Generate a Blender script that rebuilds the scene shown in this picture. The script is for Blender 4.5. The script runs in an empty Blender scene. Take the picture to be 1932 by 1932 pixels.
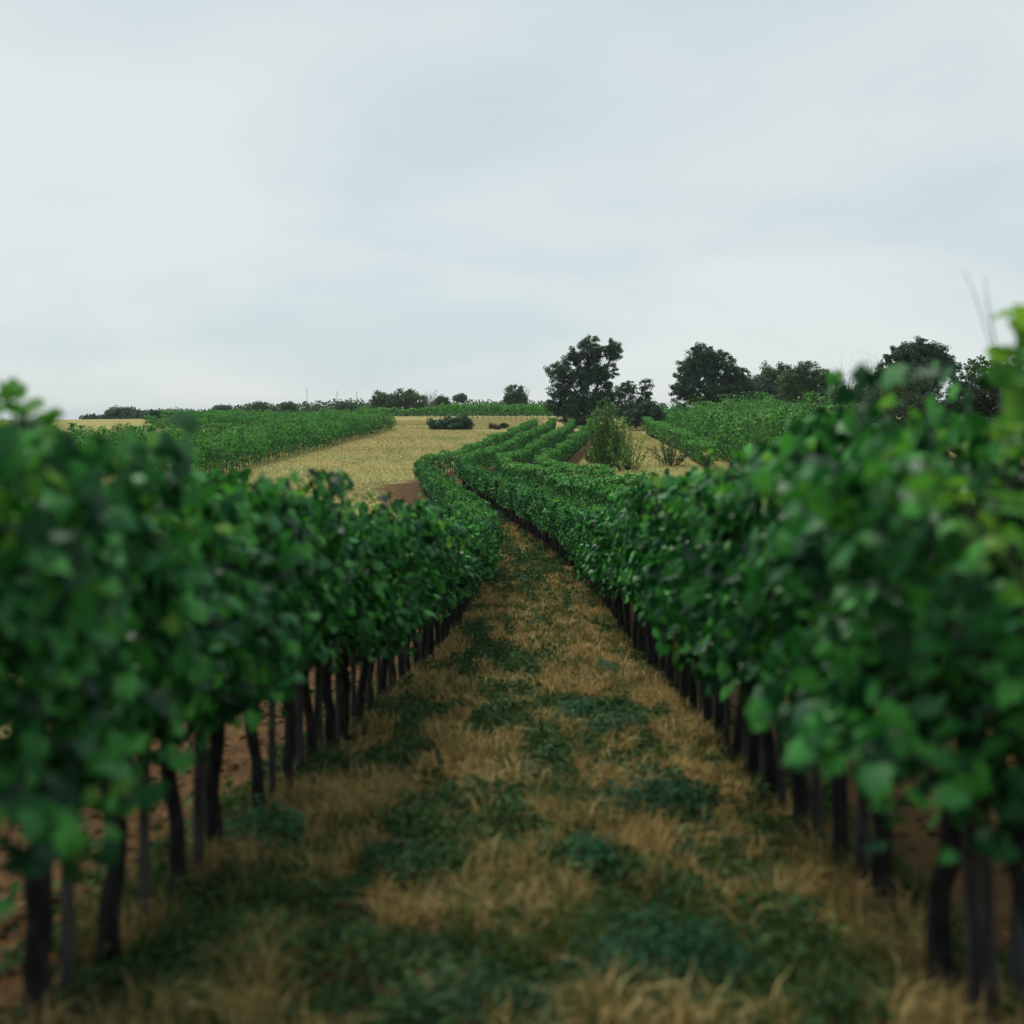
import bpy, math, random
import numpy as np
from math import radians, pi

random.seed(7)
rng = np.random.default_rng(7)
S = bpy.context.scene
COL = S.collection

# ------------------------------------------------------------------ camera, sky, sun, exposure
EYE = 1.4
cam_d = bpy.data.cameras.new('camera')
cam = bpy.data.objects.new('camera', cam_d); COL.objects.link(cam)
cam.location = (0, 0, EYE); cam.rotation_euler = (radians(90), 0, 0)
cam_d.sensor_width = 36; cam_d.lens = 36
cam_d.shift_y = -0.0937
cam_d.clip_start = 0.05; cam_d.clip_end = 8000
cam_d.dof.use_dof = True; cam_d.dof.focus_distance = 60; cam_d.dof.aperture_fstop = 1.15
S.camera = cam

SUN_EL, SUN_AZ = 58, -35          # azimuth measured from +Y (ahead), negative = left
w = bpy.data.worlds.new('World'); S.world = w; w.use_nodes = True
nt = w.node_tree; N = nt.nodes; L = nt.links
for n in list(N): N.remove(n)
out = N.new('ShaderNodeOutputWorld')
sky = N.new('ShaderNodeTexSky'); sky.sky_type = 'NISHITA'; sky.sun_disc = False
sky.sun_elevation = radians(SUN_EL); sky.sun_rotation = radians(SUN_AZ)
b1 = N.new('ShaderNodeBackground'); b1.inputs[1].default_value = 0.055; L.new(sky.outputs[0], b1.inputs[0])
tc = N.new('ShaderNodeTexCoord')
sep = N.new('ShaderNodeSeparateXYZ'); L.new(tc.outputs['Generated'], sep.inputs[0])
def wmath(op, a, b=None, c=None):
    m = N.new('ShaderNodeMath'); m.operation = op
    for i, v in enumerate((a, b, c)):
        if v is None: continue
        if isinstance(v, (int, float)): m.inputs[i].default_value = v
        else: L.new(v, m.inputs[i])
    return m.outputs[0]
den = wmath('ADD', wmath('MAXIMUM', sep.outputs[2], 0.0), 0.3)
comb = N.new('ShaderNodeCombineXYZ')
L.new(wmath('MULTIPLY', wmath('DIVIDE', sep.outputs[0], den), 0.8), comb.inputs[0])
L.new(wmath('DIVIDE', sep.outputs[1], den), comb.inputs[1])
nz = N.new('ShaderNodeTexNoise'); nz.inputs['Scale'].default_value = 1.5; nz.inputs['Detail'].default_value = 7.0
nz.inputs['Roughness'].default_value = 0.5; nz.inputs['Distortion'].default_value = 0.25
mp = N.new('ShaderNodeMapping'); mp.inputs['Location'].default_value = (3.3, 1.7, 0.4)
L.new(comb.outputs[0], mp.inputs[0]); L.new(mp.outputs[0], nz.inputs['Vector'])
cr = N.new('ShaderNodeValToRGB')
cr.color_ramp.elements[0].position = 0.36; cr.color_ramp.elements[0].color = (0.328, 0.378, 0.392, 1)
cr.color_ramp.elements[1].position = 0.62; cr.color_ramp.elements[1].color = (0.402, 0.434, 0.430, 1)
L.new(nz.outputs['Fac'], cr.inputs[0])
b2 = N.new('ShaderNodeBackground'); b2.inputs[1].default_value = 1.0; L.new(cr.outputs[0], b2.inputs[0])
mx = N.new('ShaderNodeMixShader'); mx.inputs[0].default_value = 0.9
L.new(b1.outputs[0], mx.inputs[1]); L.new(b2.outputs[0], mx.inputs[2]); L.new(mx.outputs[0], out.inputs[0])

sl = bpy.data.lights.new('sun', 'SUN'); sl.energy = 1.5; sl.angle = radians(14); sl.color = (1, 0.95, 0.86)
so = bpy.data.objects.new('sun', sl); COL.objects.link(so)
so.location = (0, 0, 60)
so.rotation_euler = (radians(-(90 - SUN_EL)), 0, radians(-SUN_AZ))
S.view_settings.view_transform = 'Standard'; S.view_settings.look = 'None'
S.view_settings.exposure = 0.95; S.view_settings.gamma = 1.0
S.cycles.use_denoising = True
S.cycles.max_bounces = 6; S.cycles.diffuse_bounces = 3; S.cycles.transmission_bounces = 3
S.cycles.transparent_max_bounces = 4

# ------------------------------------------------------------------ terrain and row curves
_DY = np.array([-40, -10, 0, 2.5, 5, 7.5, 11, 15.6, 20, 25, 30, 40, 50, 60, 70, 80, 90, 100, 120, 140, 160, 180, 200, 220, 250, 300, 500, 900, 2000, 5000])
_DD = np.array([-4, 0.1, 1.4, 1.77, 2.13, 2.47, 2.93, 3.5, 3.9, 4.22, 4.45, 4.75, 4.93, 5.05, 5.12, 5.1, 4.78, 4.38, 3.66, 2.94, 2.22, 1.5, 0.85, 0.35, 0.0, 0.1, 1.5, 4.5, 12, 30])

def vnoise(x, y, seed=0):
    x = np.asarray(x, float); y = np.asarray(y, float)
    xi = np.floor(x).astype(np.int64); yi = np.floor(y).astype(np.int64)
    fx = x - xi; fy = y - yi
    fx = fx * fx * (3 - 2 * fx); fy = fy * fy * (3 - 2 * fy)
    def h(a, b):
        n = (a * 374761393 + b * 668265263 + seed * 982451653) & 0x7fffffff
        n = ((n ^ (n >> 13)) * 1274126177) & 0x7fffffff
        return ((n ^ (n >> 16)) & 0xffff) / 65535.0
    return (h(xi, yi) * (1 - fx) + h(xi + 1, yi) * fx) * (1 - fy) + (h(xi, yi + 1) * (1 - fx) + h(xi + 1, yi + 1) * fx) * fy
def fnoise(x, y, seed=0):
    return 0.55 * vnoise(x, y, seed) + 0.3 * vnoise(x * 2.1 + 7, y * 2.1 + 3, seed + 1) + 0.15 * vnoise(x * 4.3, y * 4.3, seed + 2)

# smooth interpolation of the profile (Catmull-Rom style via dense resample + blur)
_yy = np.linspace(-40, 400, 4401)
_dd = np.interp(_yy, _DY, _DD)
for _k in (31,):
    _dd[60:-60] = np.convolve(_dd, np.ones(_k) / _k, 'same')[60:-60]
def gz(x, y):
    x = np.asarray(x, float); y = np.asarray(y, float)
    d = np.where(y < 390, np.interp(y, _yy, _dd), np.interp(y, _DY, _DD))
    far = np.clip((y - 120) / 130, 0, 1)
    d = d + far * np.clip((-x - 20) / 100, 0, 4) * 1.0
    wl = np.clip((y - 24) / 24, 0, 1) * np.clip((140 - y) / 40, 0, 1); wl = wl * wl * (3 - 2 * wl)
    d = d - 0.034 * wl * np.clip(x + 1.5, 0, 12)
    far2 = np.clip((y - 15) / 40, 0, 1)
    d = d + (vnoise(x / 9, y / 11, 5) - 0.5) * 0.25 * far2
    d = d + (vnoise(x / 0.7, y / 0.7, 6) - 0.5) * 0.035 + (vnoise(x / 0.22, y / 0.22, 8) - 0.5) * 0.02 * np.clip((40 - y) / 30, 0, 1)
    return EYE - d
def gz1(x, y): return float(gz(np.array([x]), np.array([y]))[0])
def px(x, Y):        # column of the 1932 px wide photograph at distance Y -> X in metres (survey of the place)
    return (x - 966) / 1932 * Y
def pz(y, Y): return EYE - (y - 785) / 1932 * Y

_LX = np.array([[-6, -1.66], [0, -1.55], [8, -1.3], [16, -1.05], [22, -0.92], [28, -1.0], [36, -1.65], [44, -2.6], [52, -3.65], [60, -4.75], [68, -5.8], [75, -6.45], [79, -6.4], [84, -5.6], [90, -4.5], [100, -2.95], [112, -1.3], [128, 0.7], [143, 2.3], [156, 3.5]])
def catmull(P, n=12):
    P = np.vstack([2 * P[0] - P[1], P, 2 * P[-1] - P[-2]]); o = []
    for i in range(1, len(P) - 2):
        for t in np.linspace(0, 1, n, endpoint=False):
            a, b, c, d = P[i - 1:i + 3]
            o.append(0.5 * (2 * b + (c - a) * t + (2 * a - 5 * b + 4 * c - d) * t * t + (3 * b - a - 3 * c + d) * t ** 3))
    o.append(P[-2]); return np.array(o)
BASE = catmull(_LX[:, ::-1])          # columns X, Y of the row left of the path
def offset_curve(C, d):
    T = np.gradient(C, axis=0); T /= np.linalg.norm(T, axis=1)[:, None]
    Nn = np.stack([T[:, 1], -T[:, 0]], 1)
    P = C + Nn * d
    keep = [P[0]]
    for p, t in zip(P[1:], T[1:]):
        if np.dot(p - keep[-1], t) > 0.02: keep.append(p)
    P = np.array(keep)
    for _ in range(3): P[1:-1] = (P[:-2] + 2 * P[1:-1] + P[2:]) / 4
    return P
def resample(C, step, jitter=0.0):
    s = np.concatenate([[0], np.cumsum(np.linalg.norm(np.diff(C, axis=0), axis=1))])
    t = np.arange(step * 0.5, s[-1], step)
    if jitter: t = t + rng.uniform(-jitter, jitter, len(t))
    P = np.stack([np.interp(t, s, C[:, 0]), np.interp(t, s, C[:, 1])], 1)
    e = 0.25
    T = np.stack([np.interp(t + e, s, C[:, 0]) - np.interp(t - e, s, C[:, 0]), np.interp(t + e, s, C[:, 1]) - np.interp(t - e, s, C[:, 1])], 1)
    T /= np.linalg.norm(T, axis=1)[:, None] + 1e-9
    return P, T
SP = 2.87
CUR = [BASE, offset_curve(BASE, SP), offset_curve(BASE, 2 * SP), offset_curve(BASE, 3 * SP)]
def cx(C, y): return np.interp(y, C[:, 1], C[:, 0])

# ------------------------------------------------------------------ mesh helpers
def mesh_np(name, V, F, mat=None, smooth=False, midx=None):
    """V (n,3), F list of (m,k) arrays"""
    me = bpy.data.meshes.new(name)
    V = np.asarray(V, np.float32)
    F = [np.asarray(f, np.int32) for f in (F if isinstance(F, list) else [F]) if len(f)]
    loops = np.concatenate([f.ravel() for f in F]); cnt = np.concatenate([np.full(len(f), f.shape[1], np.int32) for f in F])
    start = np.concatenate([[0], np.cumsum(cnt)[:-1]]).astype(np.int32)
    me.vertices.add(len(V)); me.vertices.foreach_set('co', V.ravel())
    me.loops.add(len(loops)); me.loops.foreach_set('vertex_index', loops)
    me.polygons.add(len(cnt)); me.polygons.foreach_set('loop_start', start); me.polygons.foreach_set('loop_total', cnt)
    mats = mat if isinstance(mat, (list, tuple)) else [mat]
    for m in mats:
        if m: me.materials.append(m)
    if midx is not None: me.polygons.foreach_set('material_index', np.asarray(midx, np.int32))
    if smooth: me.polygons.foreach_set('use_smooth', np.ones(len(cnt), bool))
    me.update(calc_edges=True)
    return me
def ob(name, data, parent=None, label=None, cat=None, group=None, kind=None, loc=None):
    o = bpy.data.objects.new(name, data); COL.objects.link(o)
    if parent: o.parent = parent
    if loc is not None: o.location = loc
    if label: o['label'] = label
    if cat: o['category'] = cat
    if group: o['group'] = group
    if kind: o['kind'] = kind
    return o
class MB:
    def __init__(s): s.V = []; s.Q = []; s.T = []; s.n = 0
    def add(s, V, Q=None, T=None):
        V = np.asarray(V, float)
        if Q is not None and len(Q): s.Q.append(np.asarray(Q) + s.n)
        if T is not None and len(T): s.T.append(np.asarray(T) + s.n)
        s.V.append(V); s.n += len(V)
    def tube(s, P, R, k=6, cap=True):
        P = np.asarray(P, float); R = np.broadcast_to(np.asarray(R, float), (len(P),))
        T = np.gradient(P, axis=0); T /= np.linalg.norm(T, axis=1)[:, None] + 1e-9
        ref = np.array([1., 0, 0]) if abs(T[:, 0]).mean() < 0.7 else np.array([0, 1., 0])
        U = np.cross(T, ref); U /= np.linalg.norm(U, axis=1)[:, None] + 1e-9
        W = np.cross(T, U); a = np.arange(k) * 2 * pi / k
        V = (P[:, None] + R[:, None, None] * (np.cos(a)[None, :, None] * U[:, None] + np.sin(a)[None, :, None] * W[:, None])).reshape(-1, 3)
        i = np.arange(len(P) - 1)[:, None] * k; j = np.arange(k)[None]; j2 = (j + 1) % k
        Q = np.stack([i + j, i + j2, i + k + j2, i + k + j], -1).reshape(-1, 4)
        Tt = []
        if cap:
            V = np.vstack([V, P[-1:]]); b = (len(P) - 1) * k
            Tt = [[b + q, b + (q + 1) % k, len(V) - 1] for q in range(k)]
        s.add(V, Q, Tt)
    def mesh(s, name, mat, smooth=False):
        F = []
        if s.Q: F.append(np.concatenate(s.Q))
        if s.T: F.append(np.concatenate(s.T))
        return mesh_np(name, np.concatenate(s.V), F, mat, smooth)

# leaf shapes: u across, v from stalk to tip, height
def grape_leaf():
    half = [(0.10, -0.10), (0.33, -0.13), (0.50, 0.08), (0.40, 0.24), (0.46, 0.48), (0.24, 0.52)]
    o = [(0, 0.02)] + half + [(0, 0.86)] + [(-a, b) for a, b in reversed(half)]
    V = [(0, 0.28)] + o
    V = np.array([(u, v, -0.30 * abs(u) ** 1.2 - 0.22 * max(v - 0.2, 0) ** 2) for u, v in V])
    k = len(o)
    T = np.array([[0, 1 + i, 1 + (i + 1) % k] for i in range(k)])
    return V, T
def simple_leaf():
    V = np.array([(0, 0, 0), (0.42, 0.38, -0.12), (0, 0.9, -0.12), (-0.42, 0.38, -0.12), (0, 0.4, 0.02)])
    return V, np.array([[0, 1, 4], [1, 2, 4], [2, 3, 4], [3, 0, 4]])
def quad_leaf():
    V = np.array([(0, 0, 0), (0.45, 0.5, -0.12), (0, 1.0, -0.05), (-0.45, 0.5, -0.12)])
    return V, np.array([[0, 1, 2], [0, 2, 3]])
def narrow_leaf():
    V = np.array([(0, 0, 0), (0.2, 0.5, -0.06), (0, 1.1, -0.05), (-0.2, 0.5, -0.06)])
    return V, np.array([[0, 1, 2], [0, 2, 3]])
LEAF = {'grape': grape_leaf(), 'simple': simple_leaf(), 'quad': quad_leaf(), 'narrow': narrow_leaf()}
def unit(v): return v / (np.linalg.norm(v, axis=-1, keepdims=True) + 1e-9)
def leaves(P, Nrm, Tip, size, kind='quad', r=rng):
    """place a leaf at each P with normal Nrm and tip direction Tip -> V, T"""
    Nrm = unit(Nrm); B = unit(Tip - (Tip * Nrm).sum(1, keepdims=True) * Nrm); A = np.cross(B, Nrm)
    lv, lt = LEAF[kind]
    size = np.broadcast_to(size, (len(P),))
    V = P[:, None] + size[:, None, None] * (lv[None, :, 0, None] * A[:, None] + lv[None, :, 1, None] * B[:, None] + lv[None, :, 2, None] * Nrm[:, None])
    T = lt[None] + (np.arange(len(P)) * len(lv))[:, None, None]
    return V.reshape(-1, 3), T.reshape(-1, 3)
def rdir(n, r=rng): return unit(r.normal(size=(n, 3)))

# ------------------------------------------------------------------ materials
def newmat(name):
    m = bpy.data.materials.new(name); m.use_nodes = True
    for n in list(m.node_tree.nodes): m.node_tree.nodes.remove(n)
    return m, m.node_tree.nodes, m.node_tree.links
def leaf_mat(name, stops, trans=0.3, rough=0.5, spec=0.35, tcol=(1.25, 1.35, 0.7), nsc=1.7, nam=0.9):
    m, n, l = newmat(name)
    o = n.new('ShaderNodeOutputMaterial'); g = n.new('ShaderNodeNewGeometry')
    r = n.new('ShaderNodeValToRGB'); e = r.color_ramp.elements
    e[0].position, e[0].color = stops[0][0], (*stops[0][1], 1)
    e[1].position, e[1].color = stops[-1][0], (*stops[-1][1], 1)
    for p, c in stops[1:-1]:
        q = e.new(p); q.color = (*c, 1)
    tcn = n.new('ShaderNodeTexCoord'); nz_ = n.new('ShaderNodeTexNoise'); nz_.inputs['Scale'].default_value = nsc; nz_.inputs['Detail'].default_value = 2
    l.new(g.outputs['Position'], nz_.inputs['Vector'])
    ma = n.new('ShaderNodeMath'); ma.operation = 'MULTIPLY_ADD'; l.new(nz_.outputs['Fac'], ma.inputs[0]); ma.inputs[1].default_value = nam; ma.inputs[2].default_value = -0.5 * nam
    mb_ = n.new('ShaderNodeMath'); mb_.operation = 'ADD'; mb_.use_clamp = True; l.new(g.outputs['Random Per Island'], mb_.inputs[0]); l.new(ma.outputs[0], mb_.inputs[1])
    l.new(mb_.outputs[0], r.inputs[0])
    p = n.new('ShaderNodeBsdfPrincipled'); p.inputs['Roughness'].default_value = rough; p.inputs['Specular IOR Level'].default_value = spec
    l.new(r.outputs[0], p.inputs['Base Color'])
    t = n.new('ShaderNodeBsdfTranslucent')
    mm = n.new('ShaderNodeMix'); mm.data_type = 'RGBA'; mm.blend_type = 'MULTIPLY'; mm.inputs[0].default_value = 1.0
    l.new(r.outputs[0], mm.inputs[6]); mm.inputs[7].default_value = (*tcol, 1); l.new(mm.outputs[2], t.inputs[0])
    x = n.new('ShaderNodeMixShader'); x.inputs[0].default_value = trans
    l.new(p.outputs[0], x.inputs[1]); l.new(t.outputs[0], x.inputs[2]); l.new(x.outputs[0], o.inputs[0])
    return m
def bark_mat(name, c1, c2, scale=30):
    m, n, l = newmat(name)
    o = n.new('ShaderNodeOutputMaterial'); tcn = n.new('ShaderNodeTexCoord')
    mpn = n.new('ShaderNodeMapping'); mpn.inputs['Scale'].default_value = (1, 1, 0.2); l.new(tcn.outputs['Object'], mpn.inputs[0])
    z = n.new('ShaderNodeTexNoise'); z.inputs['Scale'].default_value = scale; z.inputs['Detail'].default_value = 6; l.new(mpn.outputs[0], z.inputs[0])
    r = n.new('ShaderNodeValToRGB'); r.color_ramp.elements[0].position = 0.35; r.color_ramp.elements[1].position = 0.7
    r.color_ramp.elements[0].color = (*c1, 1); r.color_ramp.elements[1].color = (*c2, 1); l.new(z.outputs[0], r.inputs[0])
    p = n.new('ShaderNodeBsdfPrincipled'); p.inputs['Roughness'].default_value = 0.9; p.inputs['Specular IOR Level'].default_value = 0.15
    bmp = n.new('ShaderNodeBump'); bmp.inputs['Strength'].default_value = 0.7; bmp.inputs['Distance'].default_value = 0.02
    l.new(z.outputs[0], bmp.inputs['Height']); l.new(bmp.outputs[0], p.inputs['Normal'])
    l.new(r.outputs[0], p.inputs['Base Color']); l.new(p.outputs[0], o.inputs[0])
    return m
M = {}
M['vine'] = leaf_mat('vine_leaf', [(0.0, (0.004, 0.032, 0.013)), (0.35, (0.013, 0.09, 0.026)), (0.7, (0.036, 0.195, 0.042)), (1.0, (0.09, 0.36, 0.065))], 0.22, 0.48, 0.25, nam=.95, nsc=3.0)
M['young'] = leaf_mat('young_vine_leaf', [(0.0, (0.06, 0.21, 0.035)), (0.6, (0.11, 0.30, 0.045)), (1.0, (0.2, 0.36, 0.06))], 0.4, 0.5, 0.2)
M['vine_far'] = leaf_mat('far_vine_leaf', [(0.0, (0.006, 0.045, 0.013)), (0.5, (0.026, 0.14, 0.027)), (1.0, (0.09, 0.33, 0.055))], 0.18, 0.55, 0.2, nsc=1.3, nam=1.2)  # low stops darkened to paint shade on the sides of far rows
M['vine_pale'] = leaf_mat('pale_vine_leaf', [(0.0, (0.010, 0.06, 0.015)), (0.5, (0.042, 0.17, 0.032)), (1.0, (0.13, 0.35, 0.06))], 0.2, 0.55, 0.2, nsc=1.0, nam=1.2)
M['young_lit_far'] = leaf_mat('far_young_lit_vine_leaf', [(0.0, (0.045, 0.20, 0.033)), (0.6, (0.08, 0.29, 0.05)), (1.0, (0.15, 0.40, 0.07))], 0.3, 0.55, 0.2, nsc=.9)  # young leaf green, also lightened to paint light on far row tops
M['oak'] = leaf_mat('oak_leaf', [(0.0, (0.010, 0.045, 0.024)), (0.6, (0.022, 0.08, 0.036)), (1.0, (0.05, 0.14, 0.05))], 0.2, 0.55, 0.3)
M['oak_light'] = leaf_mat('light_tree_leaf', [(0.0, (0.025, 0.07, 0.025)), (0.6, (0.045, 0.11, 0.03)), (1.0, (0.09, 0.16, 0.045))], 0.25, 0.55, 0.3)
M['olive'] = leaf_mat('olive_green_leaf', [(0.0, (0.03, 0.07, 0.03)), (0.6, (0.055, 0.11, 0.04)), (1.0, (0.10, 0.16, 0.06))], 0.25, 0.55, 0.3)
M['woods'] = leaf_mat('far_wood_leaf', [(0.0, (0.02, 0.06, 0.03)), (0.6, (0.04, 0.095, 0.045)), (1.0, (0.07, 0.14, 0.06))], 0.25, 0.6, 0.2)
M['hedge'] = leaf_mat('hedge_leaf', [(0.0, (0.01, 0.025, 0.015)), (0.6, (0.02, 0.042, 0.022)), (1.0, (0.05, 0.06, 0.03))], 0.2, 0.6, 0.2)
M['willow'] = leaf_mat('willowy_leaf', [(0.0, (0.04, 0.12, 0.03)), (0.6, (0.09, 0.20, 0.05)), (1.0, (0.17, 0.29, 0.08))], 0.3, 0.55, 0.25)
M['straw'] = leaf_mat('dry_grass_blade', [(0.0, (0.18, 0.125, 0.045)), (0.5, (0.38, 0.275, 0.105)), (1.0, (0.58, 0.45, 0.19))], 0.2, 0.7, 0.15, (1.1, 1.0, 0.8))
M['field_straw'] = leaf_mat('field_grass_blade', [(0.0, (0.235, 0.215, 0.07)), (0.5, (0.31, 0.265, 0.085)), (1.0, (0.39, 0.325, 0.12))], 0.2, 0.7, 0.15, (1.1, 1.0, 0.8), nsc=.14, nam=1.0)
M['pale_tuft'] = leaf_mat('pale_grass_blade', [(0.0, (0.22, 0.26, 0.12)), (0.5, (0.31, 0.35, 0.18)), (1.0, (0.40, 0.44, 0.25))], 0.2, 0.7, 0.15, (1.1, 1.0, 0.8))
M['olive_grass'] = leaf_mat('olive_grass_blade', [(0.0, (0.03, 0.06, 0.018)), (0.6, (0.07, 0.11, 0.032)), (1.0, (0.17, 0.19, 0.06))], 0.25, 0.6, 0.2)
M['weed'] = leaf_mat('weed_leaf', [(0.0, (0.015, 0.045, 0.018)), (0.55, (0.032, 0.08, 0.026)), (1.0, (0.08, 0.15, 0.04))], 0.25, 0.65, 0.12)
M['clover'] = leaf_mat('dark_clover_leaf', [(0.0, (0.008, 0.035, 0.02)), (0.6, (0.016, 0.06, 0.03)), (1.0, (0.03, 0.10, 0.035))], 0.2, 0.7, 0.08)
M['bluegreen'] = leaf_mat('bluegreen_weed_leaf', [(0.0, (0.012, 0.06, 0.03)), (0.6, (0.03, 0.11, 0.05)), (1.0, (0.055, 0.17, 0.055))], 0.25, 0.65, 0.1)
M['brown_weed'] = leaf_mat('brown_weed_leaf', [(0.0, (0.05, 0.03, 0.02)), (1.0, (0.13, 0.08, 0.05))], 0.1, 0.7, 0.15, (1, 1, 1))
M['vine_bark'] = bark_mat('vine_bark', (0.008, 0.008, 0.009), (0.036, 0.033, 0.033), 40)
M['stake'] = bark_mat('weathered_stake', (0.025, 0.024, 0.024), (0.09, 0.085, 0.08), 30)
M['post'] = bark_mat('grey_trellis_post', (0.07, 0.075, 0.08), (0.13, 0.14, 0.15), 18)
M['bark'] = bark_mat('tree_bark', (0.012, 0.012, 0.012), (0.04, 0.036, 0.032), 6)
M['dead_wood'] = bark_mat('bare_grey_wood', (0.10, 0.095, 0.09), (0.22, 0.21, 0.20), 8)
M['twig'] = bark_mat('vine_shoot_bark', (0.05, 0.06, 0.03), (0.11, 0.10, 0.05), 60)
M['clod'] = leaf_mat('soil_clod', [(0.0, (0.04, 0.024, 0.012)), (0.6, (0.1, 0.058, 0.028)), (1.0, (0.19, 0.115, 0.055))], 0.0, 0.9, 0.05)
M['stone'] = bark_mat('pale_field_stone', (0.34, 0.31, 0.25), (0.5, 0.47, 0.4), 25)

def ground_mat():
    m, n, l = newmat('vineyard_ground')
    o = n.new('ShaderNodeOutputMaterial'); g = n.new('ShaderNodeNewGeometry')
    def noise(scale, det=5, rough=0.6, vec=None):
        z = n.new('ShaderNodeTexNoise'); z.inputs['Scale'].default_value = scale; z.inputs['Detail'].default_value = det; z.inputs['Roughness'].default_value = rough
        l.new(vec or g.outputs['Position'], z.inputs['Vector']); return z.outputs['Fac']
    def ramp(f, stops):
        r = n.new('ShaderNodeValToRGB'); e = r.color_ramp.elements
        e[0].position, e[0].color = stops[0][0], (*stops[0][1], 1); e[1].position, e[1].color = stops[-1][0], (*stops[-1][1], 1)
        for p, c in stops[1:-1]: e.new(p).color = (*c, 1)
        l.new(f, r.inputs[0]); return r.outputs[0]
    def mix(f, a, b):
        k = n.new('ShaderNodeMix'); k.data_type = 'RGBA'; l.new(f, k.inputs[0]); l.new(a, k.inputs[6]); l.new(b, k.inputs[7]); return k.outputs[2]
    def attr(nm):
        a = n.new('ShaderNodeAttribute'); a.attribute_name = nm; return a.outputs['Fac']
    soil = ramp(noise(2.2, 10, 0.8), [(0.34, (0.035, 0.019, 0.008)), (0.5, (0.092, 0.049, 0.019)), (0.66, (0.16, 0.09, 0.036))])
    mpv = n.new('ShaderNodeMapping'); mpv.inputs['Scale'].default_value = (0.06, 0.16, 0.1); l.new(g.outputs['Position'], mpv.inputs[0])
    big = noise(1.0, 4, 0.6, mpv.outputs[0])
    fieldA = ramp(noise(3.0, 8, 0.75), [(0.3, (0.21, 0.175, 0.06)), (0.55, (0.30, 0.255, 0.09)), (0.75, (0.37, 0.32, 0.135))])
    fieldB = ramp(noise(2.0, 8, 0.75), [(0.3, (0.19, 0.195, 0.065)), (0.7, (0.30, 0.31, 0.12))])
    k = n.new('ShaderNodeMapRange'); k.inputs[1].default_value = 0.48; k.inputs[2].default_value = 0.66; l.new(big, k.inputs[0])
    field = mix(k.outputs[0], fieldA, fieldB)
    laneA = ramp(noise(14, 8, 0.75), [(0.3, (0.05, 0.04, 0.02)), (0.5, (0.10, 0.072, 0.032)), (0.75, (0.2, 0.14, 0.065))])
    col = mix(attr('lane'), field, laneA)
    col = mix(attr('soil'), col, soil)
    p = n.new('ShaderNodeBsdfPrincipled'); p.inputs['Roughness'].default_value = 0.95; p.inputs['Specular IOR Level'].default_value = 0.1
    l.new(col, p.inputs['Base Color'])
    b = n.new('ShaderNodeBump'); b.inputs['Strength'].default_value = 0.6; b.inputs['Distance'].default_value = 0.04
    l.new(noise(18, 8, 0.7), b.inputs['Height']); l.new(b.outputs[0], p.inputs['Normal'])
    l.new(p.outputs[0], o.inputs[0]); return m
M['ground'] = ground_mat()

# ------------------------------------------------------------------ ground
def axis(segs):
    o = []
    for a, b, s in segs: o.extend(np.arange(a, b, s))
    o.append(segs[-1][1]); return np.array(o)
xs = axis([(-4000, -800, 400), (-800, -200, 60), (-200, -60, 10), (-60, -20, 2), (-20, -9, 0.5), (-9, 13, 0.2), (13, 40, 1.0), (40, 200, 10), (200, 800, 60), (800, 4000, 400)])
ys = axis([(-40, -4, 3), (-4, 26, 0.15), (26, 100, 0.4), (100, 170, 1.0), (170, 320, 5), (320, 900, 40), (900, 5000, 400)])
GX, GY = np.meshgrid(xs, ys)
GZ = gz(GX, GY)
nx, ny = len(xs), len(ys)
i = np.arange(ny - 1)[:, None] * nx; j = np.arange(nx - 1)[None]
GQ = np.stack([i + j, i + j + 1, i + nx + j + 1, i + nx + j], -1).reshape(-1, 4)
gm = mesh_np('ground', np.stack([GX, GY, GZ], -1).reshape(-1, 3), GQ, M['ground'], True)
def sstep(a, b, x): t = np.clip((x - a) / (b - a), 0, 1); return t * t * (3 - 2 * t)
gx, gy = GX.ravel(), GY.ravel()
wob = (fnoise(gx / 1.3, gy / 2.2, 21) - 0.5)
inY = sstep(-60, -30, gy) * (1 - sstep(154, 158, gy))
soil = np.zeros_like(gx); lane = np.zeros_like(gx)
for ci, C in enumerate(CUR):
    d = gx - cx(C, gy)
    T = np.gradient(C, axis=0); slope = np.interp(gy, C[:, 1], T[:, 0] / (np.abs(T[:, 1]) + 0.05))
    d = d / np.sqrt(1 + slope ** 2)
    s_ = 1 - sstep(0.25, 0.75, np.abs(d + wob * 0.5))
    if ci == 0:      # bare ploughed strip outside the outer row
        wd = 1.1 + 1.8 * sstep(40, 56, gy) * (1 - sstep(70, 84, gy)) + 1.6 * (1 - sstep(8, 30, gy))
        s_ = np.maximum(s_, (1 - sstep(wd - 0.5, wd + 0.7, -d + wob * 3.0)) * (d < 0.3))
    if ci == 3:
        s_ = np.maximum(s_, (1 - sstep(0.9, 1.7, d + wob * 1.2)) * (d > -0.3))
    soil = np.maximum(soil, s_)
    if ci < 3:
        d2 = cx(CUR[ci + 1], gy) - gx
        lane = np.maximum(lane, ((gx - cx(C, gy) > 0) & (d2 > 0)).astype(float))
    if ci == 1: soil = np.maximum(soil, 0.75 * ((gx - cx(C, gy) > 0) & (cx(CUR[3], gy) - gx > 0)))
soil = np.clip(soil * inY, 0, 1); lane = lane * inY
gravel = sstep(0.56, 0.72, fnoise(gx / 0.9 + 40, gy / 1.4, 33)) * lane * (gy < 60) * 0.8
soil = np.maximum(soil, gravel)
for nm, arr in (('soil', soil), ('lane', lane)):
    a = gm.attributes.new(nm, 'FLOAT', 'POINT'); a.data.foreach_set('value', arr.astype(np.float32))
ob('ground', gm, kind='structure')

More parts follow.
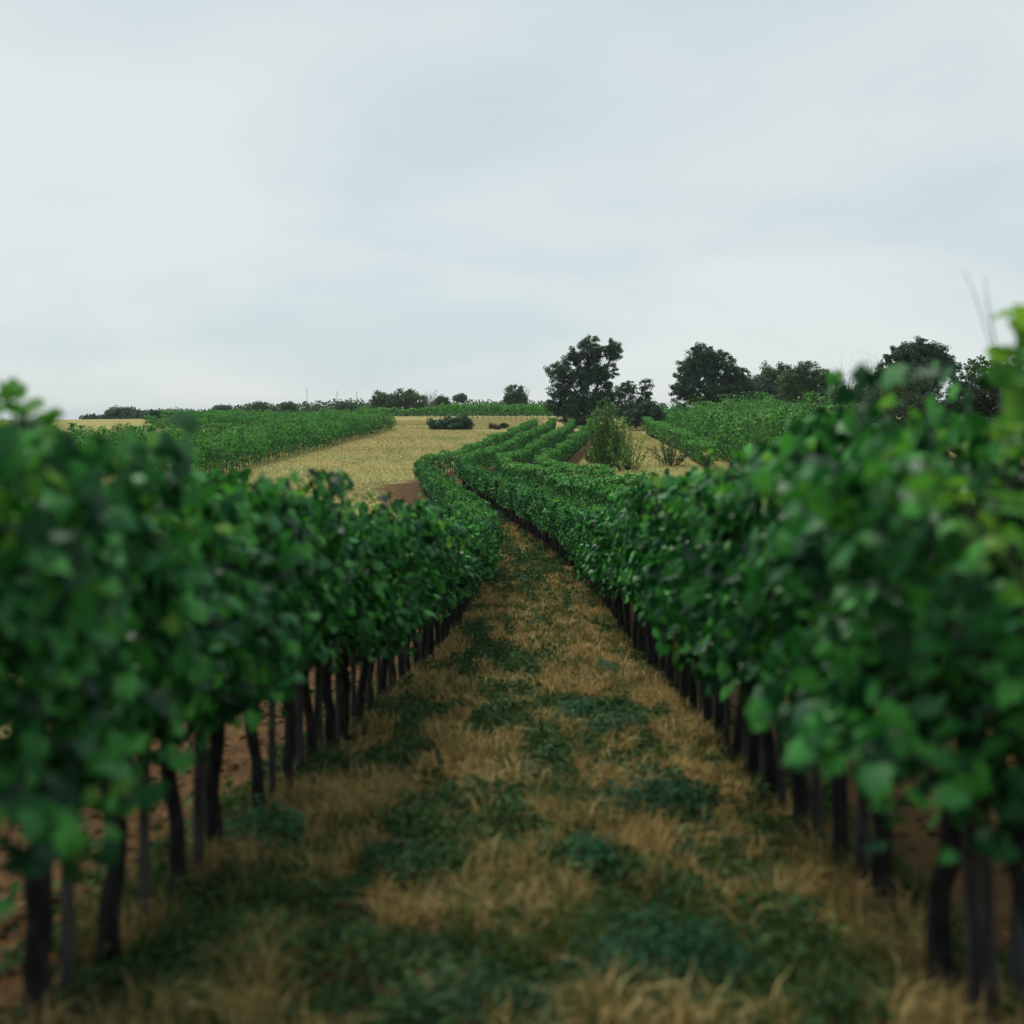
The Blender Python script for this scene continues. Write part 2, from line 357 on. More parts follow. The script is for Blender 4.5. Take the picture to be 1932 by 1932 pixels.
# ------------------------------------------------------------------ grapevines
def vine_foliage(seed, length=0.82, nshoot=10, nfill=1550, tall=False):
    r = np.random.default_rng(seed)
    P, Nr, Tp, Sz, young = [], [], [], [], []
    tb = MB(); gx_ = r.uniform(-.3, .3)
    for k in range(nshoot):
        x0 = (k + 0.5) / nshoot * length - length / 2 + r.uniform(-.05, .05); side = r.choice([-1, 1])
        h = r.uniform(0.82, 1.2) + (0.12 if r.random() < 0.14 else 0) + (0.16 if tall and k in (3, 4, 7) else 0)
        t = np.linspace(0, 1, 9)
        lean = r.uniform(0.05, 0.42) * side; droop = r.uniform(0, 0.35)
        c = np.stack([x0 + r.uniform(-.2, .2) * t, lean * t ** 1.3 + 0.05 * np.sin(6 * t + k), 0.68 + h * (t - droop * t ** 3 * abs(lean) * 2)], 1)
        tb.tube(c, np.linspace(0.006, 0.003, 9), 4)
        m = 42
        u = np.linspace(0.1, 1.0, m)
        pc = np.stack([np.interp(u, t, c[:, q]) for q in range(3)], 1)
        ang = r.uniform(0, 2 * pi, m)
        off = np.stack([np.cos(ang), np.sin(ang), r.uniform(-.3, .3, m)], 1) * r.uniform(.03, .11, m)[:, None]
        P.append(pc + off); Nr.append(unit(off) * 0.7 + np.array([0, 0, 0.75]) + r.normal(size=(m, 3)) * 0.55)
        Tp.append(unit(off) + np.array([0, 0, -0.5]) + r.normal(size=(m, 3)) * 0.6)
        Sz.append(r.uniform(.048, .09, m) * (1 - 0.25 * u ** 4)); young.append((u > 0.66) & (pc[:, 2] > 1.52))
    # leaves of the side shoots that make the wall of the hedge
    n = nfill
    z = 0.76 + 1.07 * r.random(n) ** 0.9
    x = r.uniform(-length / 2, length / 2, n); sd = r.choice([-1, 1], n)
    cl = vnoise(x * 4.5 + seed * 5 + sd * 9, z * 4.5, seed)                  # leafy bunches and hollows
    hw = 0.28 + 0.09 * np.sin((z - 0.6) * 2.4) + 0.52 * (cl - .5) + .16 * (vnoise(x * 1.3 + seed, z * 1.6 + sd, seed + 2) - .5)
    y = sd * hw * (1 - 0.5 * r.random(n) ** 1.6)
    keep = (r.random(n) < -.15 + 1.7 * cl) & ~((z < 0.9) & (r.random(n) < 0.8 - .5 * (vnoise(x * 3, z * 0 + seed, 4) > .75)))
    x, y, z, sd = x[keep], y[keep], z[keep], sd[keep]; n = len(x)
    P.append(np.stack([x, y, z], 1))
    Nr.append(np.stack([r.normal(size=n) * .6, sd * 0.8 + r.normal(size=n) * .35, 0.35 + r.normal(size=n) * .5], 1))
    Tp.append(np.stack([r.normal(size=n) * .7, sd * 0.35 + r.normal(size=n) * .3, -.8 + r.normal(size=n) * .5], 1))
    Sz.append(r.uniform(.045, .098, n)); young.append(r.random(n) < 0.02)
    P, Nr, Tp, Sz, young = map(np.concatenate, (P, Nr, Tp, Sz, young))
    V, T = leaves(P, Nr, Tp, Sz, 'grape', r)
    k = len(LEAF['grape'][1])
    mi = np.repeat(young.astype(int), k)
    tv = np.concatenate(tb.V); tq = np.concatenate(tb.Q); tt = np.concatenate(tb.T)
    Vall = np.vstack([V, tv])
    F = [T, tq + len(V), tt + len(V)]
    mi = np.concatenate([mi, np.full(len(tq) + len(tt), 2)])
    return mesh_np('vine_foliage', Vall, F, [M['vine'], M['young'], M['twig']], False, mi)
def vine_trunk(seed):
    r = np.random.default_rng(seed); b = MB()
    z = np.array([-0.06, 0.0, 0.06, 0.18, 0.32, 0.46, 0.6, 0.72, 0.8])
    wx = np.cumsum(r.normal(size=9)) * 0.018 + r.uniform(-.1, .1) * z; wy = np.cumsum(r.normal(size=9)) * 0.015
    wx -= wx[1]; wy -= wy[1]
    rad = np.array([.056, .05, .042, .037, .035, .036, .034, .038, .026]) * r.uniform(.85, 1.15) * r.uniform(.92, 1.08, 9)
    b.tube(np.stack([wx, wy, z], 1), rad, 9)
    arms = MB()
    for s in (-1, 1):       # arms tied along the wire
        t = np.linspace(0, 1, 6)
        arms.tube(np.stack([wx[7] + s * 0.4 * t, wy[7] + 0.02 * np.sin(5 * t), 0.7 + 0.06 * np.sin(t * 2.5)], 1), np.linspace(.03, .016, 6), 6)
    return b.mesh('vine_trunk', M['vine_bark'], True), arms.mesh('vine_arms', M['vine_bark'], True)
def vine_stake(seed):
    r = np.random.default_rng(seed); b = MB()
    lx, ly = r.uniform(-.12, .12, 2); k = 0.3 + r.uniform(-.05, .05)
    rr = r.uniform(.02, .028)
    b.tube([(k, 0, -.08), (k + lx * .3, ly * .3, .5), (k + lx, ly, 1.45), (k + lx, ly, 1.52)], [rr, rr * .97, rr * .95, rr * .7], 7)
    return b.mesh('vine_stake', M['stake'], True)
FOL = [vine_foliage(100 + s) for s in range(9)] + [vine_foliage(150 + s, tall=True) for s in range(2)]
TRK = [vine_trunk(200 + s) for s in range(6)]
STK = [vine_stake(300 + s) for s in range(4)]
WORD = ['nearest', 'second', 'third', 'fourth', 'fifth', 'sixth', 'seventh', 'eighth', 'ninth', 'tenth', 'eleventh', 'twelfth', 'thirteenth', 'fourteenth', 'fifteenth', 'sixteenth', 'seventeenth', 'eighteenth', 'nineteenth', 'twentieth'] + ['twenty-' + q for q in ('first', 'second', 'third', 'fourth', 'fifth', 'sixth', 'seventh', 'eighth', 'ninth')] + ['thirtieth']
def put_vine(p, t, hs, label, group, tall=False, ws=1.0):
    z = gz1(*p)
    e = ob('grape_vine', None, None, label, 'grapevine', group, None, (p[0], p[1], z))
    a = math.atan2(t[1], t[0]) + random.choice([0, pi]) + random.uniform(-.06, .06)
    e.rotation_euler = (0, 0, a)
    e.empty_display_size = 0.2
    tm, am = random.choice(TRK)
    ob('arms', am, ob('trunk', tm, e))
    ob('stake', random.choice(STK), e)
    f = ob('foliage', FOL[random.randrange(9, 11)] if tall else FOL[random.randrange(9)], e, kind='stuff')
    f.location = (0, random.uniform(-.07, .07), 0)
    f.scale = (1, ws * random.uniform(.78, 1.25), hs * random.uniform(.96, 1.045))
    return e
def sect(C, y0, y1):
    m = (C[:, 1] >= y0) & (C[:, 1] <= y1); return C[m]
VS = 0.62
n_v = 0
# left of the path, then right of the path, each down to the bend
for nm, C, hfun in (('left', CUR[0], lambda y: float(np.interp(y, [1.9, 2.5, 3.0, 4.2, 6], [.95, 1.01, .96, .97, 1.0])) + 0.03 * math.sin(y * 2.3)),
                     ('right', CUR[1], lambda y: float(np.interp(y, [2.2, 2.9, 3.4, 4.2, 5, 8, 13, 19, 30], [.94, .96, 1.08, 1.06, 1.05, 1.13, 1.14, 1.07, 1.02])) + 0.03 * math.sin(y * 2.1))):
    P, T = resample(sect(C, 1.9, 76), VS, .05) if nm == 'right' else resample(np.vstack([[float(cx(C, 1.52)), 1.52], sect(C, 1.53, 76)]), VS, .03)
    for k, (p, t) in enumerate(zip(P, T)):
        side = nm
        if k < len(WORD): lab = f'{WORD[k]} grapevine{" from the camera" if k else ""} in the row on the {side} of the grassy path'
        elif p[1] < 36: lab = f'grapevine well down the straight stretch of the row on the {side} of the path'
        else: lab = f'grapevine in the {side} hand row of the path where it swings toward the bend'
        put_vine(p, t, hfun(p[1]), lab, f'vines of the row {nm} of the path', tall=(nm == 'right' and k == 2 or k > 11 and random.random() < .1), ws=1.05 if nm == 'right' else 1.0)
        n_v += 1
# far stretches of rows: single plants cannot be told apart there
def row_mesh(C, height, hw, dens, size, mat, seed, spiky=0.0, z0=0.55):
    r = np.random.default_rng(seed)
    s = np.concatenate([[0], np.cumsum(np.linalg.norm(np.diff(C, axis=0), axis=1))]); Ltot = s[-1]
    n = int(dens * 1.2 * Ltot)
    t = r.uniform(0, Ltot, n); u = r.random(n)
    X = np.interp(t, s, C[:, 0]); Y = np.interp(t, s, C[:, 1])
    Tt = np.stack([np.interp(t + .3, s, C[:, 0]) - np.interp(t - .3, s, C[:, 0]), np.interp(t + .3, s, C[:, 1]) - np.interp(t - .3, s, C[:, 1])], 1); Tt = unit(Tt)
    Nn = np.stack([Tt[:, 1], -Tt[:, 0]], 1)
    htop = height * (1 + 0.26 * (vnoise(t / 0.7, t * 0, seed) - .5) + 0.2 * (vnoise(t / 3.1, t * 0 + 4, seed) - .5))
    if spiky: htop = htop * (1 + 1.5 * spiky * (vnoise(t / 0.5, t * 0 + 9, seed) ** 2 - .3) + .5 * spiky * (vnoise(t / 2.3, t * 0 + 5, seed) - .5))
    z = z0 + (htop - z0) * u ** 0.8
    cln = vnoise(t / 0.55, z / 0.5, seed + 3); bul = (cln - .5) * 1.0 + .6 * (vnoise(t / 2.2, z * 0, seed + 6) - .5)
    prof = hw * (0.75 + 0.35 * np.sin(np.clip((z - z0) / (height - z0), 0, 1) * 2.6)) + bul * hw * 1.2
    if spiky: prof = prof * np.clip(1.35 - 0.75 * (z - z0) / (height - z0), 0.25, 1.2)
    sd = r.choice([-1, 1], n); y = sd * prof * (1 - 0.5 * r.random(n) ** 2)
    topm = r.random(n) < 0.24
    z = np.where(topm, htop - 0.12 * r.random(n), z); y = np.where(topm, r.uniform(-1, 1, n) * hw * .9, y)
    px_, py_ = X + Nn[:, 0] * y, Y + Nn[:, 1] * y
    P = np.stack([px_, py_, gz(X, Y) + z], 1)
    up = np.where(topm, 1.3, 0.12)
    Nr = np.stack([Nn[:, 0] * sd, Nn[:, 1] * sd, up], 1) + r.normal(size=(n, 3)) * np.where(topm, .5, .5)[:, None]
    Tp = np.stack([Nn[:, 0] * sd * .3, Nn[:, 1] * sd * .3, (np.full(n, -1.) if not spiky else np.full(n, .8))], 1) + r.normal(size=(n, 3)) * .4
    kp = topm | (r.random(n) < .2 + 1.25 * cln)
    P, Nr, Tp, topm, z, htop = P[kp], Nr[kp], Tp[kp], topm[kp], z[kp], htop[kp]; n = len(P)
    V, F = leaves(P, Nr, Tp, r.uniform(.7, 1.25, n) * size, 'quad', r)
    young_lit = (topm | (z > htop - .16)) & (r.random(n) < .75)  # upper leaves get the lighter green: young growth plus painted top light
    return mesh_np('row_foliage', V, F, [mat, M['young_lit_far']], False, np.repeat(young_lit.astype(int), 2))
def row_trunks(C, seed, step=0.8, rad=0.04, h=0.8):
    P, T = resample(C, step, .08); Z = gz(P[:, 0], P[:, 1])
    a = np.arange(5) * 2 * pi / 5
    ring = np.stack([np.cos(a), np.sin(a)], 1) * rad
    n = len(P); V = np.zeros((n, 10, 3))
    V[:, :5, :2] = P[:, None] + ring; V[:, 5:, :2] = P[:, None] + ring * .8; V[:, :5, 2] = (Z - .05)[:, None]; V[:, 5:, 2] = (Z + h)[:, None]
    jj = np.arange(5); q = np.stack([jj, (jj + 1) % 5, 5 + (jj + 1) % 5, 5 + jj], -1)
    Q = (q[None] + (np.arange(n) * 10)[:, None, None]).reshape(-1, 4)
    return mesh_np('row_trunks', V.reshape(-1, 3), Q, M['vine_bark'])
_rs = 1000
def vine_row(C, label, group, height=1.95, hw=0.34, dens=190, size=0.19, mat='vine_far', spiky=0.0, z0=0.5, step=0.8):
    global _rs
    _rs += 7
    C = np.asarray(C, float)
    if len(C) < 8:
        d = np.linspace(0, 1, 60); k = np.linspace(0, 1, len(C)); C = np.stack([np.interp(d, k, C[:, 0]), np.interp(d, k, C[:, 1])], 1)
    e = ob('vine_row', None, None, label, 'vine row', group, None, (C[0, 0], C[0, 1], gz1(*C[0])))
    off = np.array([-e.location.x, -e.location.y, -e.location.z])
    for nm, me in (('foliage', row_mesh(C, height, hw, dens, size, M[mat], _rs, spiky, z0)), ('trunk_line', row_trunks(C, _rs, step))):
        o = ob(nm, me, e, kind='stuff'); o.location = off
    return e
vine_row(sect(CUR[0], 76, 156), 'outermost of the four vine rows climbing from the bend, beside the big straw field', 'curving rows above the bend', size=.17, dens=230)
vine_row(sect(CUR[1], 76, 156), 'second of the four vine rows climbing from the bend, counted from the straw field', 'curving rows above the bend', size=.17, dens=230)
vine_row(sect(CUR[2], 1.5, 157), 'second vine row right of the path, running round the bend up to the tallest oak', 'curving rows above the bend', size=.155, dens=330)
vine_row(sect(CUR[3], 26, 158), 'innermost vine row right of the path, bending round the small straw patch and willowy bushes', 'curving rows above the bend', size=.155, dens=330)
# block on the right slope
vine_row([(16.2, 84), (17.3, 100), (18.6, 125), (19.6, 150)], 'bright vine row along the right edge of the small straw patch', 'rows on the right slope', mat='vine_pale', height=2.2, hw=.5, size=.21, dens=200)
for k in range(5):
    x0 = 20.2 + 2.7 * k
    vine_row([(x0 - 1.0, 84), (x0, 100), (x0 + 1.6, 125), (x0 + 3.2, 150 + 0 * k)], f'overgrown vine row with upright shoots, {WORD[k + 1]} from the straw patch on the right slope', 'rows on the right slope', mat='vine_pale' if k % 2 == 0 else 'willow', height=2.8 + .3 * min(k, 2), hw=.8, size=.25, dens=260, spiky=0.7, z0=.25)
for k in range(5):
    x0 = 24.0 + 3 * k
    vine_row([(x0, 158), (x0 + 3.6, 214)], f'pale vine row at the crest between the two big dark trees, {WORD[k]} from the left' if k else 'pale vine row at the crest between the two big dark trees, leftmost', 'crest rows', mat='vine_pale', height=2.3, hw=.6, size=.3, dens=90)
# block on the left slope
far_end = [164, 170, 172, 160, 128, 127, 126, 126, 125, 125, 124, 123, 122, 121, 120, 119]
for k in range(16):
    xk = lambda Y: -24 - 3.3 * k + .072 * (Y - 97)
    y0 = 80 + 1.2 * k
    lab = 'front vine row of the left block, edging the straw field' if k == 0 else (f'{WORD[k]} vine row of the left block, counted from the straw field' if k < 15 else 'last vine row of the left block, farthest from the straw field')
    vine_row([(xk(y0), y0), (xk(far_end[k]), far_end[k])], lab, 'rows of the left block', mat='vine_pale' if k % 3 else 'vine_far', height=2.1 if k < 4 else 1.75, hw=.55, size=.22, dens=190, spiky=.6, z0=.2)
    if 3 <= k <= 11:
        lb = 'leftmost short vine row stub' if k == 11 else ('rightmost short vine row stub' if k == 3 else f'{WORD[k - 3]} short vine row stub from the right')
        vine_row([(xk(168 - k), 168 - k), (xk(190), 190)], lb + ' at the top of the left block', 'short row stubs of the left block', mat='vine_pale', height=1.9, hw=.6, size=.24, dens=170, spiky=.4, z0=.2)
# far vineyard below the crest behind the straw field
for k in range(4):
    y = 204 + 5 * k
    vine_row([(px(866 - 20 * k, y), y + 2), (px(1040, y), y - 1)], f'{WORD[k] if k else "front"} vine row of the far vineyard across the top of the straw field', 'far vineyard rows', mat='vine_pale', height=2.5, hw=.7, size=.32, dens=90, z0=.7, step=1.1, spiky=.2)
vine_row([(px(690, 236), 237), (px(870, 230), 231)], 'thin far vine row left of the far vineyard below the round trees', None, mat='vine_pale', height=2.0, hw=.9, size=.35, dens=70, z0=.3)
vine_row([(px(300, 232), 233), (px(460, 226), 227)], 'thin far vine row behind the stubs of the left block', None, mat='vine_far', height=1.9, hw=.8, size=.35, dens=70, z0=.5)

# grey trellis posts in the two rows along the path
pb = MB(); s_ = .05
for z_a, z_b, w_ in ((-.15, 1.72, .036),):
    pb.add([(x * w_, y * w_, z) for z in (z_a, z_b - .01) for x, y in ((-1, -1), (1, -1), (1, 1), (-1, 1))] + [(x * .03, y * .03, z_b) for x, y in ((-1, -1), (1, -1), (1, 1), (-1, 1))],
           [[0, 1, 5, 4], [1, 2, 6, 5], [2, 3, 7, 6], [3, 0, 4, 7], [4, 5, 9, 8], [5, 6, 10, 9], [6, 7, 11, 10], [7, 4, 8, 11], [8, 9, 10, 11]])
POST = pb.mesh('trellis_post', M['post'])
for nm, C, yl in (('left', CUR[0], (6.9, 12.6, 18.4)), ('right', CUR[1], (3.25, 8.9, 14.6))):
    for k, y in enumerate(yl):
        x = float(cx(C, y)) + (0.2 if nm == 'right' else -0.15)
        o = ob('trellis_post', POST, None, f'square grey trellis post {"nearest the camera" if k == 0 else WORD[k] + " from the camera"} in the row {nm} of the path', 'post', 'trellis posts', None, (x, y, gz1(x, y)))
        o.rotation_euler = (radians(random.uniform(-2, 2)), radians(random.uniform(-2, 2)), random.uniform(0, 1))

def tall_shoot(xp, y_low, y_top, Yt, n_t, side, lsz, seed):
    rt = np.random.default_rng(seed); h9 = np.linspace(0, 1, 9)
    ct = np.stack([px(xp, Yt) - side * .03 * h9 ** 2, np.full(9, Yt), np.linspace(pz(y_low, Yt), pz(y_top, Yt), 9)], 1)
    ut = np.linspace(.1, 1, n_t); pt = np.stack([np.interp(ut, h9, ct[:, q]) for q in range(3)], 1) + rdir(n_t, rt) * .05
    Vt, Tt_ = leaves(pt, rdir(n_t, rt) * .8 + np.array([0, -.4, .6]), rdir(n_t, rt) + np.array([0, 0, -.4]), rt.uniform(*lsz, n_t), 'grape', rt)
    bt = MB(); bt.tube(ct, np.linspace(.006, .003, 9), 5); bt.add(Vt, None, Tt_)
    near = min((o for o in COL.objects if o.name.startswith('grape_vine') and o.location.x * side > 0), key=lambda o: abs(o.location.y - Yt))
    mt_ = bt.mesh('tall_shoot', M['young']); bpy.context.view_layer.update()
    tsh = ob('tall_shoot', mt_, near, 'tall leafy shoot standing above the row'); tsh.matrix_parent_inverse = near.matrix_world.inverted()
tall_shoot(1935, 860, 610, 2.75, 26, 1, (.06, .1), 77)
tall_shoot(15, 900, 735, 2.95, 22, -1, (.05, .09), 78)
tall_shoot(55, 920, 790, 3.0, 16, -1, (.05, .09), 79)

# dry cane rising above the right row, near the camera
b = MB()
for (a, bb, cc) in (((.02, 0, -.5), (.0, .02, .0), (-.115, .03, .23)), ((-.01, .02, -.05), (-.05, .0, .1), (-.07, -.02, .2))):
    t = np.linspace(0, 1, 8)[:, None]; A, B_, C_ = map(np.array, (a, bb, cc))
    b.tube((1 - t) ** 2 * A + 2 * t * (1 - t) * B_ + t * t * C_, np.linspace(.0035, .001, 8), 5)
yc = 3.3; xc = px(1893, yc)
ob('dry_cane', b.mesh('dry_cane', M['dead_wood'], True), None, 'thin dry forked cane poking up above the right row at the frame edge', 'cane', None, None, (xc, yc, pz(640, yc)))

# ------------------------------------------------------------------ trees and bushes
def tree(name, label, cat, X, Y, lobes, mat, nclump=160, lpc=90, leaf=.26, clump_r=.75, trunk_r=.35, fork=.3, seed=1, group=None, bare=None, twigs=.5, kindleaf='quad', bark='bark', up=.55, squash=.7, sink=0.1):
    """lobes: (dx, dy, z, rx, ry, rz) in metres from the base"""
    r = np.random.default_rng(seed)
    z0 = gz1(X, Y)
    e = ob(name, None, None, label, cat, group, None, (X, Y, z0))
    lob = np.array(lobes, float); H = (lob[:, 2] + lob[:, 5]).max()
    vol = lob[:, 3] * lob[:, 5] + .01; pick = r.choice(len(lob), nclump, p=vol / vol.sum())
    d = rdir(nclump, r); rad = r.random(nclump) ** (1 / 2.4)
    c = lob[pick, :3] + d * rad[:, None] * lob[pick, 3:]
    c[:, 2] = np.maximum(c[:, 2], clump_r * .45)
    tb = MB(); bb = MB()
    fz = H * fork; wob_ = r.normal(size=(2,)) * .03 * H
    t = np.linspace(0, 1, 6)
    tr = np.stack([wob_[0] * t ** 2, wob_[1] * t ** 2, -sink + (fz + sink) * t], 1)
    tb.tube(tr, trunk_r * (1.25 - .5 * t ** .6), 9)
    top = tr[-1]
    centers = []
    for q in range(len(lob)):
        ce = lob[q, :3]; st = top * r.uniform(.75, 1.0)
        mid = (st + ce) / 2 + np.array([0, 0, .12 * H * r.random()])
        tt = np.linspace(0, 1, 7)[:, None]
        pth = (1 - tt) ** 2 * st + 2 * tt * (1 - tt) * mid + tt ** 2 * ce
        pth[1:-1] += r.normal(size=(5, 3)) * .012 * H
        bb.tube(pth, np.linspace(trunk_r * .55, trunk_r * .16, 7), 6); centers.append(pth)
    for q in range(nclump):
        if r.random() < twigs:
            pth = centers[pick[q]]; st = pth[r.integers(3, 7)]
            tt = np.linspace(0, 1, 4)[:, None]; mid = (st + c[q]) / 2 + r.normal(size=3) * .1 * np.linalg.norm(c[q] - st)
            bb.tube((1 - tt) ** 2 * st + 2 * tt * (1 - tt) * mid + tt ** 2 * c[q], np.linspace(trunk_r * .13, trunk_r * .035, 4), 4)
    ob('branches', bb.mesh('tree_branches', M[bark], True), ob('trunk', tb.mesh('tree_trunk', M[bark], True), e))
    if lpc:
        n = nclump * lpc; q = np.repeat(np.arange(nclump), lpc)
        cr = clump_r * r.uniform(.55, 1.25, nclump)
        P = c[q] + rdir(n, r) * (r.random(n) ** .5 * cr[q])[:, None] * np.array([1, 1, squash])
        keep = P[:, 2] > .03
        P = P[keep]; q = q[keep]; n = len(P)
        Nr = unit(P - c[q]) * .6 + np.array([0, 0, up]) + r.normal(size=(n, 3)) * .6
        V, F = leaves(P, Nr, rdir(n, r) + np.array([0, 0, -.2]), r.uniform(.65, 1.25, n) * leaf, kindleaf, r)
        ob('crown', mesh_np('tree_crown', V, F, M[mat]), e, kind='stuff')
    return e
BT = 'trees along the crest'
# big dark oak behind the curving rows (about 15 m)
Y = 172; X = px(1108, Y); k_ = Y / 1932
def lobes_px(lst, xc, Y, dep=.8, seed=3):
    """crown lobes from survey: centre column/row and half sizes -> metres from the base"""
    r = np.random.default_rng(seed); Xc = px(xc, Y); zb = gz1(Xc, Y); o = []
    for (x, y, rx, ry) in lst:
        s = Y / 1932
        o.append(((x - xc) * s, r.uniform(-.35, .35) * rx * s, pz(y, Y) - zb, rx * s, max(rx, ry) * s * dep, ry * s))
    return o
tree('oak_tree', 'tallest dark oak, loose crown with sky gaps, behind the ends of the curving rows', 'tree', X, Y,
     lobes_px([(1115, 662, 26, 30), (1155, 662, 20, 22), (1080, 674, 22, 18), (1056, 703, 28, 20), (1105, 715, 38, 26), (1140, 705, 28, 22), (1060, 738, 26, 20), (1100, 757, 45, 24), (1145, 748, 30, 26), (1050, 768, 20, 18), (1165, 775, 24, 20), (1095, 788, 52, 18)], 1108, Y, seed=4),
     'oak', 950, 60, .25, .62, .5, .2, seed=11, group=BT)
Y = 166
tree('oak_tree', 'thin ragged dark tree leaning off the right side of the tallest oak', 'tree', px(1200, Y), Y,
     lobes_px([(1185, 735, 16, 20), (1218, 728, 14, 14), (1170, 745, 12, 16), (1205, 755, 20, 16), (1195, 775, 26, 16), (1222, 745, 10, 14)], 1200, Y, seed=5), 'oak', 190, 38, .24, .5, .2, .3, seed=12, group=BT)
tree('dark_shrub', 'dense dark shrub filling the gap at the foot of the ragged tree', 'shrub', px(1215, 160), 160,
     lobes_px([(1195, 778, 22, 16), (1225, 774, 22, 18), (1240, 785, 14, 12), (1205, 792, 30, 10)], 1215, 160, seed=6), 'oak', 120, 90, .27, .7, .12, .2, seed=13)
Y = 182
tree('oak_tree', 'broad round dark tree right of the tallest oak, dense crown', 'tree', px(1345, Y), Y,
     lobes_px([(1325, 672, 32, 26), (1350, 690, 44, 34), (1300, 700, 28, 26), (1295, 740, 32, 30), (1345, 745, 52, 32), (1390, 715, 30, 28), (1410, 745, 30, 26), (1330, 775, 62, 16), (1405, 775, 34, 14)], 1345, Y, seed=7), 'oak', 1150, 62, .26, .66, .55, .2, seed=14, group=BT)
Y = 205
tree('grove_tree', 'mid green tree in the gap between the broad dark tree and the domed tree', 'tree', px(1458, Y), Y,
     lobes_px([(1445, 712, 24, 26), (1475, 706, 22, 22), (1460, 740, 42, 26), (1500, 735, 20, 22)], 1458, Y, seed=8), 'olive', 330, 50, .3, .75, .3, .25, seed=15, group=BT)
Y = 176
tree('grove_tree', 'domed yellowish green tree right of the broad dark tree', 'tree', px(1527, Y), Y,
     lobes_px([(1525, 705, 32, 24), (1550, 720, 26, 24), (1500, 722, 28, 24), (1530, 745, 52, 22), (1565, 745, 20, 16)], 1527, Y, seed=9), 'oak_light', 460, 55, .27, .66, .35, .25, seed=16, group=BT)
for k, (x, y, Y, rx, ry, mt, lb) in enumerate([(1460, 772, 150, 40, 16, 'olive', 'light shrub below the domed tree, left one of the hedge'), (1530, 778, 148, 38, 18, 'oak_light', 'green shrub straight below the domed tree'), (1600, 762, 150, 36, 26, 'oak', 'dark shrub right of the domed tree under the bare branches'), (1640, 770, 120, 40, 30, 'hedge', 'dark hedge shrub left of the far right tree')]):
    tree('hedge_shrub', lb, 'shrub', px(x, Y), Y, lobes_px([(x, y, rx, ry), (x - rx * .6, y + ry * .4, rx * .6, ry * .7), (x + rx * .6, y + ry * .3, rx * .6, ry * .8)], x, Y, seed=20 + k), mt, 110, 80, .27, .75, .1, .2, seed=30 + k, group='shrubs along the right hedge')
Y = 122
tree('oak_tree', 'dark flat topped tree standing at the far right above the vines', 'tree', px(1730, Y), Y,
     lobes_px([(1735, 662, 34, 26), (1700, 675, 32, 24), (1765, 668, 26, 24), (1785, 690, 24, 24), (1680, 700, 32, 20), (1740, 700, 50, 26), (1720, 740, 60, 26)], 1730, Y, seed=10), 'oak', 640, 60, .2, .52, .4, .3, seed=17, group=BT)
tree('hedge_shrub', 'loose lighter shrub in front of the dark flat topped tree', 'shrub', px(1700, 100), 100,
     lobes_px([(1690, 705, 36, 22), (1720, 715, 34, 26), (1665, 730, 30, 22), (1710, 760, 60, 30)], 1700, 100, seed=22), 'olive', 120, 70, .2, .6, .12, .2, seed=18, group='shrubs along the right hedge')
Y = 62
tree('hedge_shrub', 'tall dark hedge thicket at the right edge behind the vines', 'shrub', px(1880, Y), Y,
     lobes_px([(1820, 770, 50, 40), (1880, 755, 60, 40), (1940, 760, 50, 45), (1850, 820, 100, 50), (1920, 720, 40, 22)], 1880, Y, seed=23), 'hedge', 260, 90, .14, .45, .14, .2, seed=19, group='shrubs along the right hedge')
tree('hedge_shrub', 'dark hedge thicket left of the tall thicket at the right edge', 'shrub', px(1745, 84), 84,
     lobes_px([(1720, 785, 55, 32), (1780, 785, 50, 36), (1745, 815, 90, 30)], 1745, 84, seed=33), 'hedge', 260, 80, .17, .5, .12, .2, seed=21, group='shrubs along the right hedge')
tree('hedge_tree', 'sparse leafy tree rising out of the dark thicket at the right edge', 'tree', px(1875, 66), 66,
     lobes_px([(1840, 690, 26, 20), (1880, 675, 24, 22), (1915, 690, 26, 24), (1870, 710, 50, 16)], 1875, 66, seed=24), 'oak_light', 70, 45, .15, .4, .1, .5, seed=41)
for k, (x, Y, lst, mt, lb) in enumerate([
    (1425, 200, [(1425, 735, 34, 30), (1400, 755, 30, 22), (1450, 760, 34, 20)], 'oak', 'dark tree filling the belt just right of the broad dark tree'),
    (1590, 168, [(1585, 752, 28, 24), (1612, 758, 26, 22), (1565, 765, 26, 18)], 'oak_light', 'low green tree of the belt right of the domed tree'),
    (1645, 140, [(1640, 745, 30, 28), (1668, 735, 26, 26), (1620, 765, 30, 20)], 'olive', 'loose green tree of the belt left of the flat topped tree'),
    (1835, 90, [(1815, 725, 30, 24), (1850, 735, 36, 28), (1830, 765, 60, 26)], 'oak', 'dark low tree of the belt right of the flat topped tree'),
    (1505, 195, [(1490, 725, 22, 22), (1510, 745, 34, 22)], 'olive', 'green tree of the belt behind the domed tree')]):
    tree('belt_tree', lb, 'tree', px(x, Y), Y, lobes_px(lst, x, Y, seed=120 + k), mt, 260, 55, .0016 * Y, .004 * Y, .25, .25, seed=130 + k, group=BT)
